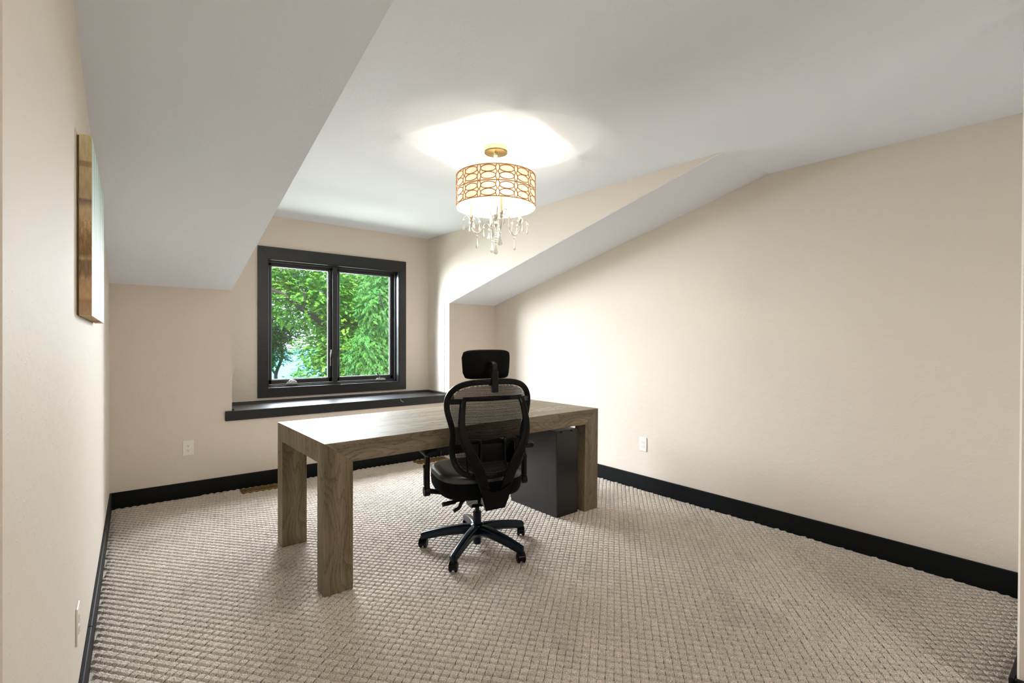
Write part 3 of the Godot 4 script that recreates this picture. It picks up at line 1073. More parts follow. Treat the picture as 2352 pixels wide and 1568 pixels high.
func chair(at: Vector3, turn: float) -> void:
	var t := thing("office_chair", "black mesh-back office chair with headrest pulled up to the desk", "chair", at, turn)
	var m: MB
	# five-star base
	var base := Node3D.new()
	base.name = "base"
	t.add_child(base)
	m = MB.new()
	m.lathe(PackedVector2Array([Vector2(0.0, 0.075), Vector2(0.03, 0.075), Vector2(0.046, 0.095), Vector2(0.05, 0.125), Vector2(0.04, 0.15), Vector2(0.027, 0.158), Vector2(0, 0.158)]), 20, Vector3.ZERO)
	part("hub", m, M.chair_base, base)
	for k in 5:
		# world angles of the castors, turned back into the chair's own axes
		var a := deg_to_rad(3.0 + 72.0 * k) + turn
		var d := Vector3(cos(a), 0, sin(a))
		m = MB.new()
		var pts := smooth([d * 0.02 + Vector3(0, 0.118, 0), d * 0.09 + Vector3(0, 0.119, 0), d * 0.2 + Vector3(0, 0.105, 0), d * 0.31 + Vector3(0, 0.082, 0), d * 0.345 + Vector3(0, 0.074, 0)], 4)
		var sx := []
		var sy := []
		for j in pts.size():
			var f := float(j) / (pts.size() - 1)
			sx.append(lerpf(0.06, 0.042, minf(f * 1.4, 1.0)) * (0.8 if j == pts.size() - 1 else 1.0))
			sy.append(lerpf(0.066, 0.042, f) * (0.8 if j == pts.size() - 1 else 1.0))
		m.sweep(pts, rrect(1, 1, 0.32, 3), Vector3.UP, sx, sy)
		m.lathe(PackedVector2Array([Vector2(0.0, 0.05), Vector2(0.016, 0.05), Vector2(0.018, 0.07), Vector2(0.018, 0.088), Vector2(0.012, 0.094), Vector2(0, 0.095)]), 14, d * 0.335)
		part("base_leg", m, M.chair_base, base)
		# twin-wheel castor
		var ca := Node3D.new()
		ca.name = "castor"
		base.add_child(ca, true)
		var yaw := [0.4, 1.9, 0.2, -0.3, 0.9][k] as float
		# wheels roll broadly along the line of sight
		var bs := Basis(Vector3.UP, deg_to_rad(-38.0) - turn + (yaw - 0.6) * 0.22)
		var c := d * 0.335 + Vector3(0, 0.03, 0)
		ca.position = c
		ca.basis = bs
		var ax := Basis(Vector3(0, 0, 1), PI / 2)
		for s in [-1.0, 1.0]:
			m = MB.new()
			m.lathe(PackedVector2Array([Vector2(0, -0.0095), Vector2(0.02, -0.0095), Vector2(0.0275, -0.006), Vector2(0.03, 0.0), Vector2(0.0275, 0.006), Vector2(0.02, 0.0095), Vector2(0, 0.0095)]), 24, Vector3(s * 0.0155, 0, 0), ax)
			part("wheel", m, M.chair_plastic, ca)
		m = MB.new()
		var arc := []
		for j in 9:
			var q := PI * (-0.05 + 0.75 * j / 8.0)
			arc.append(Vector3(0, 0.031 * sin(q), 0.031 * cos(q)))
		m.sweep(smooth(arc, 2), rrect(0.043, 0.004, 0.0015, 2), Vector3.RIGHT.cross(Vector3.UP), [], [])
		m.boxmm(Vector3(-0.0055, -0.012, -0.016), Vector3(0.0055, 0.026, 0.016), 0.002)
		m.lathe(PackedVector2Array([Vector2(0, 0.02), Vector2(0.009, 0.02), Vector2(0.009, 0.032), Vector2(0, 0.032)]), 10, Vector3.ZERO)
		part("castor_hood", m, M.chair_gloss, ca)
	# gas lift
	m = MB.new()
	m.lathe(PackedVector2Array([Vector2(0, 0.03), Vector2(0.022, 0.03), Vector2(0.025, 0.04), Vector2(0.026, 0.225), Vector2(0.022, 0.233), Vector2(0, 0.233)]), 20, Vector3.ZERO)
	m.lathe(PackedVector2Array([Vector2(0.014, 0.23), Vector2(0.014, 0.30), Vector2(0, 0.30)]), 16, Vector3.ZERO)
	part("gas_lift", m, M.chair_base, t)
	# tilt mechanism
	m = MB.new()
	m.extrude(PackedVector2Array([Vector2(-0.13, 0.36), Vector2(-0.10, 0.315), Vector2(-0.035, 0.268), Vector2(0.04, 0.268), Vector2(0.07, 0.30), Vector2(0.16, 0.33), Vector2(0.16, 0.365)]), Vector3(-0.055, 0, 0), Vector3(0, 0, 1), Vector3.UP, Vector3(0.11, 0, 0))
	part("mechanism", m, M.chair_gloss, t)
	# seat pan and cushion
	var out := seat_outline(0.262, 0.255, -0.03)
	m = MB.new()
	lofted(m, out, [[0.362, 0.86], [0.372, 0.93], [0.40, 0.985], [0.44, 1.0], [0.468, 0.995]], false)
	part("seat_cushion", m, M.chair_fabric, t)
	m = MB.new()
	lofted(m, out, [[0.468, 0.995], [0.482, 0.992], [0.497, 0.975], [0.507, 0.92], [0.511, 0.8], [0.506, 0.55], [0.499, 0.25], [0.498, 0.0]], false)
	part("seat_cover", m, M.chair_top, t)
	# arm rests
	for s in [-1.0, 1.0]:
		var ar := Node3D.new()
		ar.name = "armrest"
		t.add_child(ar, true)
		m = MB.new()
		var pad := smooth([Vector3(s * 0.3, 0.63, 0.1), Vector3(s * 0.305, 0.632, 0.0), Vector3(s * 0.305, 0.634, -0.09), Vector3(s * 0.285, 0.632, -0.17)], 5)
		var w := []
		for k in pad.size():
			w.append(0.8 if k == 0 or k == pad.size() - 1 else 1.0)
		m.sweep(pad, rrect(0.1, 0.034, 0.014, 3), Vector3.UP, w, w)
		part("pad", m, M.chair_plastic, ar)
		m = MB.new()
		m.sweep(PackedVector3Array([Vector3(s * 0.315, 0.405, 0.0), Vector3(s * 0.315, 0.62, 0.0)]), rrect(0.026, 0.045, 0.01, 3), Vector3(0, 0, 1))
		m.sweep(PackedVector3Array([Vector3(s * 0.331, 0.425, 0.0), Vector3(s * 0.331, 0.53, 0.0)]), rrect(0.008, 0.03, 0.003, 2), Vector3(0, 0, 1))
		m.boxmm(Vector3(s * 0.333 - 0.006, 0.53, -0.01), Vector3(s * 0.333 + 0.006, 0.55, 0.01), 0.002)
		part("post", m, M.chair_plastic, ar)
		m = MB.new()
		m.lathe(PackedVector2Array([Vector2(0, -0.018), Vector2(0.026, -0.018), Vector2(0.029, -0.014), Vector2(0.029, 0.014), Vector2(0.026, 0.018), Vector2(0.02, 0.018), Vector2(0.018, 0.0165), Vector2(0, 0.0165)]), 24, Vector3(s * 0.318, 0.392, 0.0), Basis(Vector3(0, 0, 1), -s * PI / 2))
		m.sweep(smooth([Vector3(s * 0.305, 0.392, 0), Vector3(s * 0.24, 0.375, -0.01), Vector3(s * 0.15, 0.352, -0.02), Vector3(s * 0.05, 0.345, -0.02)], 4), rrect(0.05, 0.022, 0.008, 2), Vector3.UP)
		part("bracket", m, M.chair_plastic, ar)
	# levers under the left side of the seat
	m = MB.new()
	m.tube(PackedVector3Array([Vector3(-0.05, 0.335, 0.06), Vector3(-0.17, 0.332, 0.075), Vector3(-0.18, 0.332, 0.076)]), 0.007, 8)
	m.tube(PackedVector3Array([Vector3(-0.165, 0.332, 0.075), Vector3(-0.245, 0.328, 0.085)]), 0.0125, 12)
	part("lever", m, M.chair_plastic, t)
	m = MB.new()
	m.sweep(smooth([Vector3(-0.11, 0.345, 0.09), Vector3(-0.135, 0.33, 0.1), Vector3(-0.15, 0.305, 0.105), Vector3(-0.185, 0.288, 0.108)], 5), rrect(0.018, 0.022, 0.006, 2), Vector3(0, 0, 1))
	part("lever", m, M.chair_plastic, t)
	# back frame
	var half := [Vector2(0, 1.066), Vector2(0.07, 1.066), Vector2(0.14, 1.06), Vector2(0.2, 1.042), Vector2(0.24, 1.012), Vector2(0.262, 0.974), Vector2(0.268, 0.932), Vector2(0.263, 0.886), Vector2(0.25, 0.838), Vector2(0.237, 0.794), Vector2(0.231, 0.751), Vector2(0.231, 0.697), Vector2(0.232, 0.649), Vector2(0.226, 0.602), Vector2(0.209, 0.56), Vector2(0.18, 0.525), Vector2(0.14, 0.506), Vector2(0.094, 0.497), Vector2(0, 0.493)]
	var ring := []
	for k in half.size():
		ring.append(half[k])
	for k in range(half.size() - 2, 0, -1):
		ring.append(Vector2(-half[k].x, half[k].y))
	var r3 := []
	for p in ring:
		var q: Vector2 = p
		# centre line of the frame sits inside the outline
		var c := Vector2(q.x * 0.942, 0.78 + (q.y - 0.78) * 0.948)
		r3.append(Vector3(c.x, c.y, back_z(c.x, c.y)))
	var path := smooth(r3, 3, true)
	m = MB.new()
	m.sweep(path, rrect(0.034, 0.022, 0.008, 3), Vector3(0, 0, 1), [], [], true)
	var frame := part("back_frame", m, M.chair_plastic, t)
	for s in [[0.036, 1.045], [-0.036, 1.045], [0.2, 1.006], [-0.2, 1.006], [0.216, 0.62], [-0.216, 0.62], [0.222, 0.82], [-0.222, 0.82], [0.06, 0.507], [-0.06, 0.507]]:
		m = MB.new()
		m.lathe(PackedVector2Array([Vector2(0, 0.001), Vector2(0.002, 0.001), Vector2(0.003, 0.0025), Vector2(0.005, 0.0025), Vector2(0.006, 0.0), Vector2(0.006, -0.004)]), 10, Vector3(s[0], s[1], back_z(s[0], s[1]) + 0.0115), Basis(Vector3(1, 0, 0), PI / 2))
		part("screw", m, M.chair_plastic, frame)
	# inner lip of the frame
	var inner := PackedVector2Array()
	for p in path:
		inner.append(Vector2(p.x * 0.94, 0.78 + (p.y - 0.78) * 0.945))
	# woven mesh: two crossing families of threads, and cross threads
	m = MB.new()
	var pitch := 0.0046
	var wd := 0.0011
	for fam in 3:
		var dir := [Vector2(0.5, 0.866), Vector2(-0.5, 0.866), Vector2(1, 0)][fam] as Vector2
		var per := Vector2(-dir.y, dir.x)
		var pt := pitch if fam < 2 else pitch * 1.6
		for k in range(-110, 111):
			var o := Vector2(0, 0.78) + per * k * pt
			var prev := Vector2.INF
			for j in range(-36, 37):
				var q := o + dir * j * 0.0115
				if not Geometry2D.is_point_in_polygon(q, inner):
					prev = Vector2.INF
					continue
				if prev != Vector2.INF:
					var w2 := per * wd * (1.0 if fam < 2 else 0.6)
					var P := func(v2: Vector2) -> Vector3: return Vector3(v2.x, v2.y, back_z(v2.x, v2.y) - 0.004)
					m.quad(P.call(prev - w2), P.call(prev + w2), P.call(q + w2), P.call(q - w2), Vector3(0, 0, 1))
				prev = q
	var mp := part("mesh_panel", m, M.chair_mesh, t)
	mp.set_meta("kind", "stuff")
	# glossy Y-shaped support: cross bar, two arms, foot plate
	var sup := Node3D.new()
	sup.name = "back_support"
	t.add_child(sup)
	var arm := [[0.176, 0.952, 0.262, 0.034], [0.184, 0.92, 0.272, 0.036], [0.193, 0.86, 0.285, 0.038], [0.196, 0.80, 0.296, 0.042], [0.185, 0.74, 0.306, 0.048], [0.16, 0.68, 0.312, 0.054], [0.128, 0.62, 0.315, 0.060], [0.100, 0.56, 0.312, 0.062], [0.078, 0.50, 0.306, 0.060], [0.062, 0.45, 0.298, 0.056], [0.05, 0.40, 0.286, 0.05]]
	for s in [-1.0, 1.0]:
		var cp := []
		for a in arm:
			cp.append(Vector3(s * a[0], a[1], a[2]))
		var pp := smooth(cp, 4)
		var sw := []
		var st := []
		for k in pp.size():
			var f := float(k) / 4.0
			var i0 := mini(int(f), arm.size() - 1)
			var i1 := mini(i0 + 1, arm.size() - 1)
			sw.append(lerpf(arm[i0][3], arm[i1][3], f - i0))
			st.append(0.016)
		m = MB.new()
		m.sweep(pp, rrect(1, 1, 0.3, 3), Vector3(0, 0, 1), sw, st)
		part("support_arm", m, M.chair_gloss, sup)
		# stub that ties the arm to the frame
		m = MB.new()
		m.sweep(PackedVector3Array([Vector3(s * 0.178, 0.945, 0.257), Vector3(s * 0.215, 0.942, back_z(0.215, 0.942) + 0.01), Vector3(s * 0.247, 0.94, back_z(0.247, 0.94) + 0.004)]), rrect(0.03, 0.012, 0.004, 2), Vector3(0, 0, 1))
		part("clip", m, M.chair_plastic, sup)
	m = MB.new()
	var cb := []
	for k in 7:
		var u := lerpf(-0.178, 0.178, k / 6.0)
		cb.append(Vector3(u, 0.957, 0.274 - 0.4 * u * u))
	m.sweep(smooth(cb, 3), rrect(0.026, 0.014, 0.005, 3), Vector3(0, 0, 1))
	part("cross_bar", m, M.chair_gloss, sup)
	m = MB.new()
	m.extrude(PackedVector2Array([Vector2(-0.092, 0.475), Vector2(-0.052, 0.452), Vector2(-0.025, 0.438), Vector2(0.0, 0.434), Vector2(0.025, 0.438), Vector2(0.052, 0.452), Vector2(0.092, 0.475), Vector2(0.08, 0.40), Vector2(0.058, 0.338), Vector2(-0.058, 0.332), Vector2(-0.08, 0.40)]), Vector3(0, 0, 0.27), Vector3.RIGHT, Vector3(0, 1, 0.1), Vector3(0, 0, -0.02))
	m.boxmm(Vector3(-0.045, 0.332, 0.1), Vector3(0.045, 0.37, 0.285), 0.006)
	part("foot_plate", m, M.chair_gloss, sup)
	# lumbar pad on two slotted brackets
	var lum := Node3D.new()
	lum.name = "lumbar_support"
	t.add_child(lum)
	var rows := []
	for j in 8:
		var row := PackedVector3Array()
		for k in 15:
			var u := lerpf(-0.115, 0.115, k / 14.0)
			var y := lerpf(0.595, 0.695, j / 7.0)
			row.append(Vector3(u, y, back_z(u, y) + 0.022 - 0.01 * pow(absf(j - 3.5) / 3.5, 3.0)))
		rows.append(row)
	m = MB.new()
	m.grid(rows, 1.0)
	part("lumbar_pad", m, M.chair_leather, lum)
	for s in [-1.0, 1.0]:
		m = MB.new()
		var u0: float = 0.075 * s
		var u1: float = 0.15 * s
		var lp := []
		for q in [Vector2(u0, 0.60), Vector2(u0, 0.70), Vector2(lerpf(u0, u1, 0.15), 0.722), Vector2(lerpf(u0, u1, 0.85), 0.722), Vector2(u1, 0.70), Vector2(u1, 0.56), Vector2(lerpf(u0, u1, 0.7), 0.53), Vector2(lerpf(u0, u1, 0.2), 0.55)]:
			lp.append(Vector3(q.x, q.y, back_z(q.x, q.y) + 0.03))
		m.sweep(smooth(lp, 4, true), rrect(0.012, 0.012, 0.004, 2), Vector3(0, 0, 1), [], [], true)
		part("lumbar_bracket", m, M.chair_plastic, lum)
		m = MB.new()
		m.boxmm(Vector3(minf(u0, u1) + 0.01, 0.58, 0.254), Vector3(maxf(u0, u1) - 0.01, 0.705, 0.262), 0.003)
		part("lumbar_slide", m, M.chair_gloss, lum)
	# headrest with its stem
	var hr := Node3D.new()
	hr.name = "headrest"
	t.add_child(hr)
	m = MB.new()
	var hp := []
	for k in 13:
		var u := lerpf(-0.147, 0.147, k / 12.0)
		hp.append(Vector3(u, 1.148 - 0.25 * u * u, 0.185 - 1.6 * u * u))
	var hpp := smooth(hp, 2)
	var ha := []
	var hb := []
	for k in hpp.size():
		var f := absf(2.0 * k / (hpp.size() - 1) - 1.0)
		var e := pow(maxf(1.0 - pow(f, 7.0), 0.0), 0.5)
		ha.append(maxf(0.17 * (0.62 + 0.38 * e), 0.01) if f < 0.999 else 0.09)
		hb.append(maxf(0.052 * e, 0.006))
	m.sweep(hpp, rrect(1, 1, 0.36, 4), Vector3(0, 0, 1), ha, hb)
	part("cushion", m, M.chair_leather, hr)
	# stiff back shell of the cushion
	var hs := []
	for j in 9:
		var row := PackedVector3Array()
		for k in 17:
			var a := 2.0 * k / 16.0 - 1.0
			var b := 2.0 * j / 8.0 - 1.0
			var u := a * 0.13 * sqrt(1.0 - 0.18 * b * b)
			var y := 1.148 + b * 0.07 * sqrt(1.0 - 0.25 * a * a)
			row.append(Vector3(u, y, 0.206 + 0.006 * (1.0 - b * b) * (1.0 - a * a) - 1.6 * u * u))
		hs.append(row)
	m = MB.new()
	m.grid(hs, 1.0)
	part("shell", m, M.chair_leather, hr)
	m = MB.new()
	m.sweep(smooth([Vector3(0, 1.10, 0.292), Vector3(0, 1.13, 0.292), Vector3(0, 1.15, 0.282), Vector3(0, 1.158, 0.25), Vector3(0, 1.156, 0.205)], 5), rrect(0.03, 0.018, 0.006, 2), Vector3(1, 0, 0).cross(Vector3(0, 1, 0)) + Vector3(0, 0.6, 0))
	part("neck", m, M.chair_plastic, hr)
	m = MB.new()
	m.boxmm(Vector3(-0.019, 0.992, 0.281), Vector3(0.019, 1.112, 0.303), 0.003)
	m.boxmm(Vector3(-0.03, 1.03, 0.262), Vector3(0.03, 1.06, 0.285), 0.004)
	part("stem", m, M.chair_plastic, hr)

func seat_outline(a: float, b: float, zc: float) -> PackedVector2Array:
	var p := PackedVector2Array()
	for k in 40:
		var q := TAU * k / 40.0
		var c := cos(q)
		var s := sin(q)
		p.append(Vector2(a * signf(c) * pow(absf(c), 0.62), zc + b * signf(s) * pow(absf(s), 0.62)))
	return p

func lofted(m: MB, out: PackedVector2Array, levels: Array, _cap: bool) -> void:
	var c := Vector2.ZERO
	for p in out:
		c += p
	c /= out.size()
	var P := []
	for l in levels:
		var row := PackedVector3Array()
		for p in out:
			var q: Vector2 = c + (p - c) * l[1]
			row.append(Vector3(q.x, l[0], q.y))
		P.append(row)
	m.grid(P, -1.0, true)
	if levels[0][1] > 0.0 and levels[0][0] < 0.4:
		for k in out.size():
			m.tri(Vector3(c.x, levels[0][0], c.y), P[0][k], P[0][(k + 1) % out.size()], Vector3.DOWN, Vector3.DOWN, Vector3.DOWN)

# ------------------------------------------------------------------ chandelier
func crystal_drop(ln: float, wd: float, th: float) -> ArrayMesh:
	var m := MB.new()
	var prof := [[0.0, 0.0], [0.16, 0.10], [0.42, 0.38], [0.8, 0.66], [1.0, 0.80], [0.82, 0.93], [0.35, 0.99], [0.0, 1.0]]
	var n := 8
	for k in prof.size() - 1:
		for s in n:
			var a0 := TAU * s / n
			var a1 := TAU * (s + 1) / n
			var f := func(q: Array, a: float) -> Vector3: return Vector3(q[0] * wd * 0.5 * cos(a), -q[1] * ln, q[0] * th * 0.5 * sin(a))
			var A: Vector3 = f.call(prof[k], a0)
			var B: Vector3 = f.call(prof[k], a1)
			var C: Vector3 = f.call(prof[k + 1], a1)
			var D: Vector3 = f.call(prof[k + 1], a0)
			var o := Vector3(cos((a0 + a1) / 2), 0, sin((a0 + a1) / 2))
			if prof[k][0] == 0.0:
				var nn := (C - A).cross(D - A).normalized()
				if nn.dot(o) < 0: nn = -nn
				m.tri(A, C, D, nn, nn, nn)
			elif prof[k + 1][0] == 0.0:
				var nn := (B - A).cross(C - A).normalized()
				if nn.dot(o - Vector3(0, 0.5, 0)) < 0: nn = -nn
				m.tri(A, B, C, nn, nn, nn)
			else:
				m.quad(A, B, C, D, o)
	return m.mesh()

func bead_mesh(r: float) -> ArrayMesh:
	var m := MB.new()
	var pr := PackedVector2Array()
	for k in 7:
		var a := -PI / 2 + PI * k / 6.0
		pr.append(Vector2(maxf(r * cos(a), 0.0), r * sin(a)))
	m.lathe(pr, 8, Vector3.ZERO, Basis.IDENTITY, true)
	return m.mesh()

func chandelier(at: Vector3) -> void:
	var yc := ceil_y(at.z)
	var t := thing("drum_chandelier", "drum shade chandelier with gold oval lattice and hanging crystals", "chandelier", at)
	var R := 0.243
	var y0 := 2.102
	var y1 := 2.292
	var m := MB.new()
	m.lathe(PackedVector2Array([Vector2(0, yc + 0.004), Vector2(0.074, yc + 0.004), Vector2(0.074, yc - 0.026), Vector2(0.071, yc - 0.033), Vector2(0.0, yc - 0.036)]), 40, Vector3.ZERO)
	part("canopy", m, M.canopy, t)
	m = MB.new()
	m.lathe(PackedVector2Array([Vector2(0.0, yc - 0.035), Vector2(0.012, yc - 0.036), Vector2(0.014, yc - 0.05), Vector2(0.006, yc - 0.06), Vector2(0.006, 2.22), Vector2(0.012, 2.21), Vector2(0.012, 2.19), Vector2(0.008, 2.18), Vector2(0.008, 2.09), Vector2(0.016, 2.08), Vector2(0.02, 2.06), Vector2(0.012, 2.04), Vector2(0.008, 2.02), Vector2(0.014, 2.005), Vector2(0.010, 1.992), Vector2(0.0, 1.985)]), 16, Vector3.ZERO)
	part("stem", m, M.chrome, t)
	# fabric drum
	m = MB.new()
	var ns := 72
	for s in ns:
		var a0 := TAU * s / ns
		var a1 := TAU * (s + 1) / ns
		var d0 := Vector3(cos(a0), 0, sin(a0))
		var d1 := Vector3(cos(a1), 0, sin(a1))
		m.tri(d0 * R + Vector3(0, y0, 0), d1 * R + Vector3(0, y0, 0), d1 * R + Vector3(0, y1, 0), d0, d1, d1)
		m.tri(d0 * R + Vector3(0, y0, 0), d1 * R + Vector3(0, y1, 0), d0 * R + Vector3(0, y1, 0), d0, d1, d0)
	var shade := part("lamp_shade", m, M.shade, t)
	# gold lattice: strips lying on the drum
	m = MB.new()
	var Ro := R + 0.0012
	var cells := 14
	var cwid := TAU / cells
	var hh := y1 - y0
	var rowh := hh / 2.0
	var off := 0.365
	for y in [y0 + 0.0025, (y0 + y1) / 2, y1 - 0.0025]:
		var pts := []
		for k in 97:
			pts.append(Vector2(TAU * k / 96.0, y))
		strip(m, pts, Ro, 0.005)
	for c in cells:
		var ac := off + (c + 0.5) * cwid
		for r in 2:
			var yb := y0 + rowh * r
			for e in [0.285, 0.715]:
				var pts := []
				for k in 29:
					var q := TAU * k / 28.0
					pts.append(Vector2(ac + cos(q) * cwid * 0.405, yb + rowh * e + sin(q) * rowh * 0.205))
				strip(m, pts, Ro, 0.0044)
			# joint between the two ovals
			strip(m, [Vector2(ac - cwid * 0.07, yb + rowh * 0.5), Vector2(ac, yb + rowh * 0.5), Vector2(ac + cwid * 0.07, yb + rowh * 0.5)], Ro, 0.006)
			# pair of waving lines at the cell border
			for s in [-1.0, 1.0]:
				var pts := []
				for k in 25:
					var f := k / 24.0
					pts.append(Vector2(off + c * cwid + s * cwid * (0.022 + 0.085 * absf(sin(TAU * f))), yb + rowh * f))
				strip(m, pts, Ro, 0.0042)
	part("lattice", m, M.gold, shade)
	# spider holding the shade
	m = MB.new()
	for k in 3:
		var a := TAU * k / 3.0 + 0.3
		m.tube(PackedVector3Array([Vector3(0, 2.205, 0), Vector3(cos(a) * 0.12, 2.21, sin(a) * 0.12), Vector3(cos(a) * (R - 0.002), 2.275, sin(a) * (R - 0.002))]), 0.002, 6)
	part("spider", m, M.chrome, shade)
	# arms: left, front, right, back as the camera sees them, a little turned
	var rt := Vector3(cos(deg_to_rad(38.0)), 0, sin(deg_to_rad(38.0)))
	var tw := Vector3(-sin(deg_to_rad(38.0)), 0, cos(deg_to_rad(38.0)))
	var big := crystal_drop(0.066, 0.028, 0.016)
	var small := crystal_drop(0.052, 0.021, 0.013)
	var bead := bead_mesh(0.0074)
	var rng := RandomNumberGenerator.new()
	rng.seed = 14
	for k in 4:
		var a := PI / 2 * k + deg_to_rad(14.0)
		var d := (rt * -cos(a) + tw * sin(a))
		var arm := Node3D.new()
		arm.name = "arm"
		t.add_child(arm, true)
		m = MB.new()
		var pts := smooth([d * 0.008 + Vector3(0, 2.035, 0), d * 0.026 + Vector3(0, 2.05, 0), d * 0.036 + Vector3(0, 2.083, 0), d * 0.058 + Vector3(0, 2.104, 0), d * 0.078 + Vector3(0, 2.085, 0), d * 0.084 + Vector3(0, 2.03, 0), d * 0.088 + Vector3(0, 1.975, 0), d * 0.105 + Vector3(0, 1.947, 0), d * 0.13 + Vector3(0, 1.947, 0), d * 0.148 + Vector3(0, 1.975, 0), d * 0.152 + Vector3(0, 2.012, 0)], 4)
		m.tube(pts, 0.0042, 8)
		part("arm_tube", m, M.chrome, arm)
		var c := d * 0.152
		m = MB.new()
		m.lathe(PackedVector2Array([Vector2(0.0, 2.005), Vector2(0.012, 2.007), Vector2(0.014, 2.012), Vector2(0.007, 2.016), Vector2(0.009, 2.024), Vector2(0.012, 2.03), Vector2(0.012, 2.036), Vector2(0.0, 2.036)]), 14, c)
		part("cup", m, M.chrome, arm)
		m = MB.new()
		m.lathe(PackedVector2Array([Vector2(0.0085, 2.034), Vector2(0.0095, 2.13), Vector2(0.0, 2.13)]), 14, c)
		part("candle_sleeve", m, M.sleeve, arm)
		m = MB.new()
		var pr := PackedVector2Array()
		for j in 11:
			var f := j / 10.0
			pr.append(Vector2(0.0165 * pow(sin(PI * pow(f, 0.62)), 0.8) + (0.008 if j == 0 else 0.0), 2.13 + 0.075 * f))
		m.lathe(pr, 14, c)
		part("bulb", m, M.bulb, arm)
		var li := OmniLight3D.new()
		li.name = "bulb_light"
		arm.add_child(li)
		li.position = c + Vector3(0, 2.165, 0)
		li.light_energy = BULB
		li.light_color = Color(1.0, 0.96, 0.9)
		li.light_size = 0.012
		li.omni_range = 12.0
		li.omni_attenuation = 2.0
		li.shadow_enabled = true
		# curling leaves with a bead and a drop at each tip
		for j in 4:
			var b := a + PI / 4 + PI / 2 * j + 0.2
			var e := rt * cos(b) + tw * sin(b)
			m = MB.new()
			var lp := smooth([c + e * 0.006 + Vector3(0, 2.022, 0), c + e * 0.02 + Vector3(0, 2.04, 0), c + e * 0.036 + Vector3(0, 2.041, 0), c + e * 0.05 + Vector3(0, 2.026, 0)], 4)
			var w := []
			var h := []
			for q in lp.size():
				var f := float(q) / (lp.size() - 1)
				w.append(0.009 * (1.0 - 0.8 * f)); h.append(0.0022)
			m.sweep(lp, rrect(1, 1, 0.3, 2), Vector3.UP, w, h)
			part("leaf", m, M.chrome, arm)
			var tip := c + e * 0.05 + Vector3(0, 2.018, 0)
			var bd := part_mesh("bead", bead, M.crystal, arm)
			bd.position = tip + Vector3(0, -0.004, 0)
			var dr := part_mesh("crystal_drop", small, M.crystal, arm)
			dr.position = tip + Vector3(0, -0.013, 0)
			dr.rotation.y = rng.randf() * PI
		var bt := d * 0.118 + Vector3(0, 1.93, 0)
		var b2 := part_mesh("bead", bead, M.crystal, arm)
		b2.position = bt + Vector3(0, -0.006, 0)
		m = MB.new()
		m.tube(PackedVector3Array([bt + Vector3(0, 0.016, 0), bt + Vector3(0, -0.016, 0)]), 0.0006, 5)
		part("pin", m, M.chrome, arm)
		var d2 := part_mesh("crystal_drop", big, M.crystal, arm)
		d2.position = bt + Vector3(0, -0.015, 0)
		d2.rotation.y = [0.5, -0.6, 1.2, 0.1][k]
	for k in 7:
		var bd := part_mesh("bead", bead, M.crystal, t)
		bd.position = Vector3(0, 1.978 - 0.0142 * k, 0)
	var last := part_mesh("crystal_drop", big, M.crystal, t)
	last.position = Vector3(0, 1.884, 0)
	last.rotation.y = -0.5

func strip(m: MB, pts: Array, r: float, w: float) -> void:
	# flat strip on a drum of radius r through (angle, height) points
	var n := pts.size()
	var L := []
	for k in n:
		var a: Vector2 = pts[maxi(k - 1, 0)]
		var b: Vector2 = pts[mini(k + 1, n - 1)]
		if pts[0].distance_to(pts[n - 1]) < 1e-4:
			a = pts[(k - 1 + n - 1) % (n - 1)]
			b = pts[(k + 1) % (n - 1)]
		var d := Vector2((b.x - a.x) * r, b.y - a.y).normalized()
		var p: Vector2 = pts[k]
		var q := Vector2(-d.y / r, d.x) * w * 0.5
		L.append([p - q, p + q])
	var f := func(v: Vector2, rr: float) -> Vector3: return Vector3(cos(v.x) * rr, v.y, sin(v.x) * rr)
	for k in n - 1:
		var o := Vector3(cos(pts[k].x), 0, sin(pts[k].x))
		var A: Vector3 = f.call(L[k][0], r + 0.001)
		var B: Vector3 = f.call(L[k][1], r + 0.001)
		var C: Vector3 = f.call(L[k + 1][1], r + 0.001)
		var D: Vector3 = f.call(L[k + 1][0], r + 0.001)
		m.quad(A, B, C, D, o)
		m.quad(A, D, f.call(L[k + 1][0], r - 0.0008), f.call(L[k][0], r - 0.0008), A - B)
		m.quad(B, C, f.call(L[k + 1][1], r - 0.0008), f.call(L[k][1], r - 0.0008), B - A)

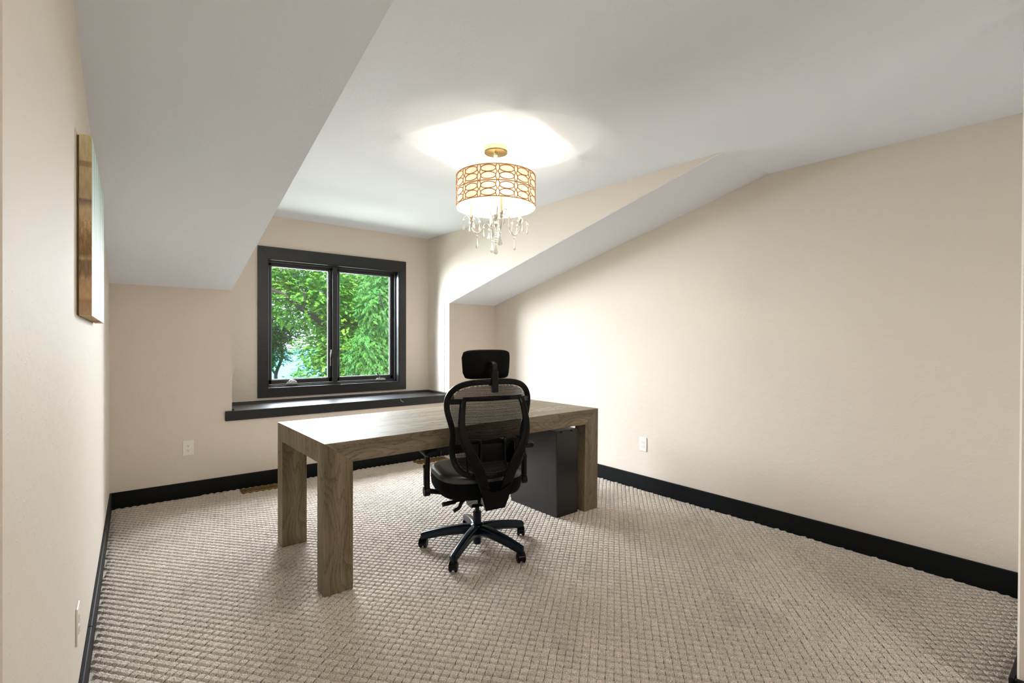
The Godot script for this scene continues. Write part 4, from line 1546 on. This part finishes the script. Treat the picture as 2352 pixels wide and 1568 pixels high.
# ------------------------------------------------------------------ canvas on the left wall
func canvas() -> void:
	var z0 := -2.945
	var z1 := -2.135
	var y0 := 1.362
	var y1 := 1.962
	var x0 := XL + 0.006
	var x1 := XL + 0.038
	var t := thing("canvas_print", "pale mint canvas print with sepia edges hung on the left wall", "picture", Vector3(XL, y0, (z0 + z1) / 2))
	var o := -t.position
	# wooden stretcher behind
	var m := MB.new()
	for r in [[y0 + 0.004, y0 + 0.04, z0 + 0.004, z1 - 0.004], [y1 - 0.04, y1 - 0.004, z0 + 0.004, z1 - 0.004], [y0 + 0.04, y1 - 0.04, z0 + 0.004, z0 + 0.04], [y0 + 0.04, y1 - 0.04, z1 - 0.04, z1 - 0.004]]:
		m.boxmm(Vector3(XL + 0.001, r[0], r[2]) + o, Vector3(x1 - 0.002, r[1], r[3]) + o)
	part("stretcher", m, M.backing, t)
	# the wrapped sides carry the print round the edge
	var rng := RandomNumberGenerator.new()
	rng.seed = 3
	var a := noise(71, 0.03, 4)
	var side := Image.create(64, 512, false, Image.FORMAT_RGB8)
	var stops := [[0.0, Color8(186, 174, 138)], [0.14, Color8(178, 164, 126)], [0.15, Color8(150, 126, 98)], [0.175, Color8(156, 132, 104)], [0.18, Color8(176, 160, 124)], [0.35, Color8(166, 150, 118)], [0.36, Color8(124, 108, 96)], [0.385, Color8(150, 134, 112)], [0.41, Color8(180, 162, 128)], [0.5, Color8(178, 154, 116)], [0.58, Color8(140, 112, 78)], [0.66, Color8(132, 106, 76)], [0.685, Color8(166, 146, 112)], [0.7, Color8(128, 106, 82)], [0.77, Color8(134, 110, 86)], [0.8, Color8(170, 142, 110)], [0.9, Color8(182, 154, 118)], [0.92, Color8(156, 130, 102)], [1.0, Color8(172, 146, 112)]]
	for y in 512:
		var f := y / 511.0
		var c := Color.WHITE
		for k in stops.size() - 1:
			if f >= stops[k][0] and f <= stops[k + 1][0]:
				c = (stops[k][1] as Color).lerp(stops[k + 1][1], (f - stops[k][0]) / maxf(stops[k + 1][0] - stops[k][0], 1e-4))
		for x in 64:
			var nv := a.get_noise_2d(x * 1.6, y * 0.8)
			var s := 1.16 + nv * (0.28 if f > 0.48 and f < 0.8 else 0.1)
			# stalks of the grass in the print
			if f > 0.45 and f < 0.66 and absf(a.get_noise_2d(x * 3.0 + 90.0, y * 0.35)) < 0.02:
				s *= 0.72
			side.set_pixel(x, y, Color(c.r * s, c.g * s, c.b * s))
	var sm := flat_mat(Color.WHITE, 0.85)
	sm.albedo_texture = tex_of(side)
	var uv := [Vector2(0, 1), Vector2(1, 1), Vector2(1, 0), Vector2(0, 0)]
	m = MB.new()
	for z in [z0, z1]:
		m.quad(Vector3(x0, y0, z) + o, Vector3(x1, y0, z) + o, Vector3(x1, y1, z) + o, Vector3(x0, y1, z) + o, Vector3(0, 0, 1 if z == z1 else -1), uv)
	for y in [y0, y1]:
		m.quad(Vector3(x0, y, z0) + o, Vector3(x1, y, z0) + o, Vector3(x1, y, z1) + o, Vector3(x0, y, z1) + o, Vector3(0, 1 if y == y1 else -1, 0), uv)
	part("wrapped_edge", m, sm, t)
	var front := Image.create(512, 384, false, Image.FORMAT_RGB8)
	var nb := noise(72, 0.012, 4)
	for y in 384:
		for x in 512:
			var u := nb.get_noise_2d(x * 1.8, y * 0.25)
			var c := Color8(196, 203, 194).lerp(Color8(166, 194, 184), clampf(0.5 + u * 1.6, 0, 1))
			if u > 0.3:
				c = c.lerp(Color8(126, 152, 144), 0.5)
			if absf(y - 366) < 4 and x > 30 and x < 480:
				c = Color8(140, 180, 170)
			front.set_pixel(x, y, c)
	var fm := flat_mat(Color.WHITE, 0.6)
	fm.albedo_texture = tex_of(front)
	m = MB.new()
	m.quad(Vector3(x1, y0, z1) + o, Vector3(x1, y0, z0) + o, Vector3(x1, y1, z0) + o, Vector3(x1, y1, z1) + o, Vector3(1, 0, 0), uv)
	part("print", m, fm, t)
	m = MB.new()
	m.tube(smooth([Vector3(XL + 0.004, y1 - 0.1, z1 + 0.002) + o, Vector3(XL + 0.002, y1 - 0.16, z1 + 0.003) + o, Vector3(XL + 0.005, y1 - 0.24, z1 + 0.002) + o], 5), 0.0012, 5)
	part("hanging_wire", m, M.brass, t)

# ------------------------------------------------------------------ wall outlets and floor registers
func outlets() -> void:
	var spots := [["white duplex wall outlet on the knee wall beside the left corner", Vector3(0.351, 0.402, ZK), 0.0], ["white duplex wall outlet on the long right wall", Vector3(XR, 0.392, -2.612), -PI / 2], ["white duplex wall outlet low on the left wall near the viewpoint", Vector3(XL, 0.35, -2.13), PI / 2]]
	for s in spots:
		var t := thing("wall_outlet", s[0], "outlet", s[1], s[2], "wall outlets")
		var m := MB.new()
		m.box(Vector3(0, 0, 0.003), Vector3(0.076, 0.122, 0.006), 0.0022)
		part("plate", m, M.plastic_white, t)
		for y in [0.0195, -0.0195]:
			m = MB.new()
			var pl := PackedVector2Array()
			for k in 24:
				var q := TAU * k / 24.0
				pl.append(Vector2(0.0172 * cos(q), clampf(0.0172 * sin(q), -0.0142, 0.0142)))
			m.extrude(pl, Vector3(0, y, 0.0058), Vector3.RIGHT, Vector3.UP, Vector3(0, 0, 0.0022))
			var rc := part("receptacle", m, M.plastic_white, t)
			for sl in [[-0.0063, 0.003, 0.0011, 0.0042], [0.0063, 0.003, 0.0011, 0.0034]]:
				m = MB.new()
				m.box(Vector3(sl[0], y + sl[1], 0.008), Vector3(sl[2] * 2, sl[3] * 2, 0.0004))
				part("slot", m, M.slot, rc)
			m = MB.new()
			m.lathe(PackedVector2Array([Vector2(0, 0.0003), Vector2(0.0026, 0.0003), Vector2(0.0026, -0.0003)]), 12, Vector3(0, y - 0.0068, 0.008), Basis(Vector3(1, 0, 0), PI / 2))
			part("slot", m, M.slot, rc)
		m = MB.new()
		m.lathe(PackedVector2Array([Vector2(0, 0.0012), Vector2(0.0022, 0.001), Vector2(0.003, 0)]), 12, Vector3(0, 0, 0.006), Basis(Vector3(1, 0, 0), PI / 2))
		part("screw", m, M.plastic_white, t)

func registers() -> void:
	for s in [[Vector3(0.899, 0, -4.68), "brass floor register behind the left end of the desk"], [Vector3(2.54, 0, -4.68), "brass floor register mostly hidden behind the chair"]]:
		var t := thing("floor_register", s[1], "floor vent", s[0], 0.0, "brass floor registers")
		var W := 0.36
		var D := 0.135
		var m := MB.new()
		m.boxmm(Vector3(-W / 2 + 0.02, -0.0079, -D / 2 + 0.02), Vector3(W / 2 - 0.02, -0.0068, D / 2 - 0.02))
		part("duct", m, M.dark_hole, t)
		m = MB.new()
		for r in [[-W / 2, -W / 2 + 0.028, -D / 2, D / 2], [W / 2 - 0.028, W / 2, -D / 2, D / 2], [-W / 2 + 0.028, W / 2 - 0.028, -D / 2, -D / 2 + 0.03], [-W / 2 + 0.028, W / 2 - 0.028, D / 2 - 0.03, D / 2], [-W / 2 + 0.028, W / 2 - 0.028, -0.005, 0.005]]:
			m.boxmm(Vector3(r[0], -0.0079, r[2]), Vector3(r[1], 0.006, r[3]), 0.002)
		part("frame", m, M.brass, t)
		var n := 26
		for k in n:
			m = MB.new()
			var x := lerpf(-W / 2 + 0.036, W / 2 - 0.036, float(k) / (n - 1))
			m.box(Vector3(x, 0.0005, 0), Vector3(0.0035, 0.008, D - 0.06), 0.0008, Basis(Vector3(0, 0, 1), 0.35))
			part("slat", m, M.brass, t)
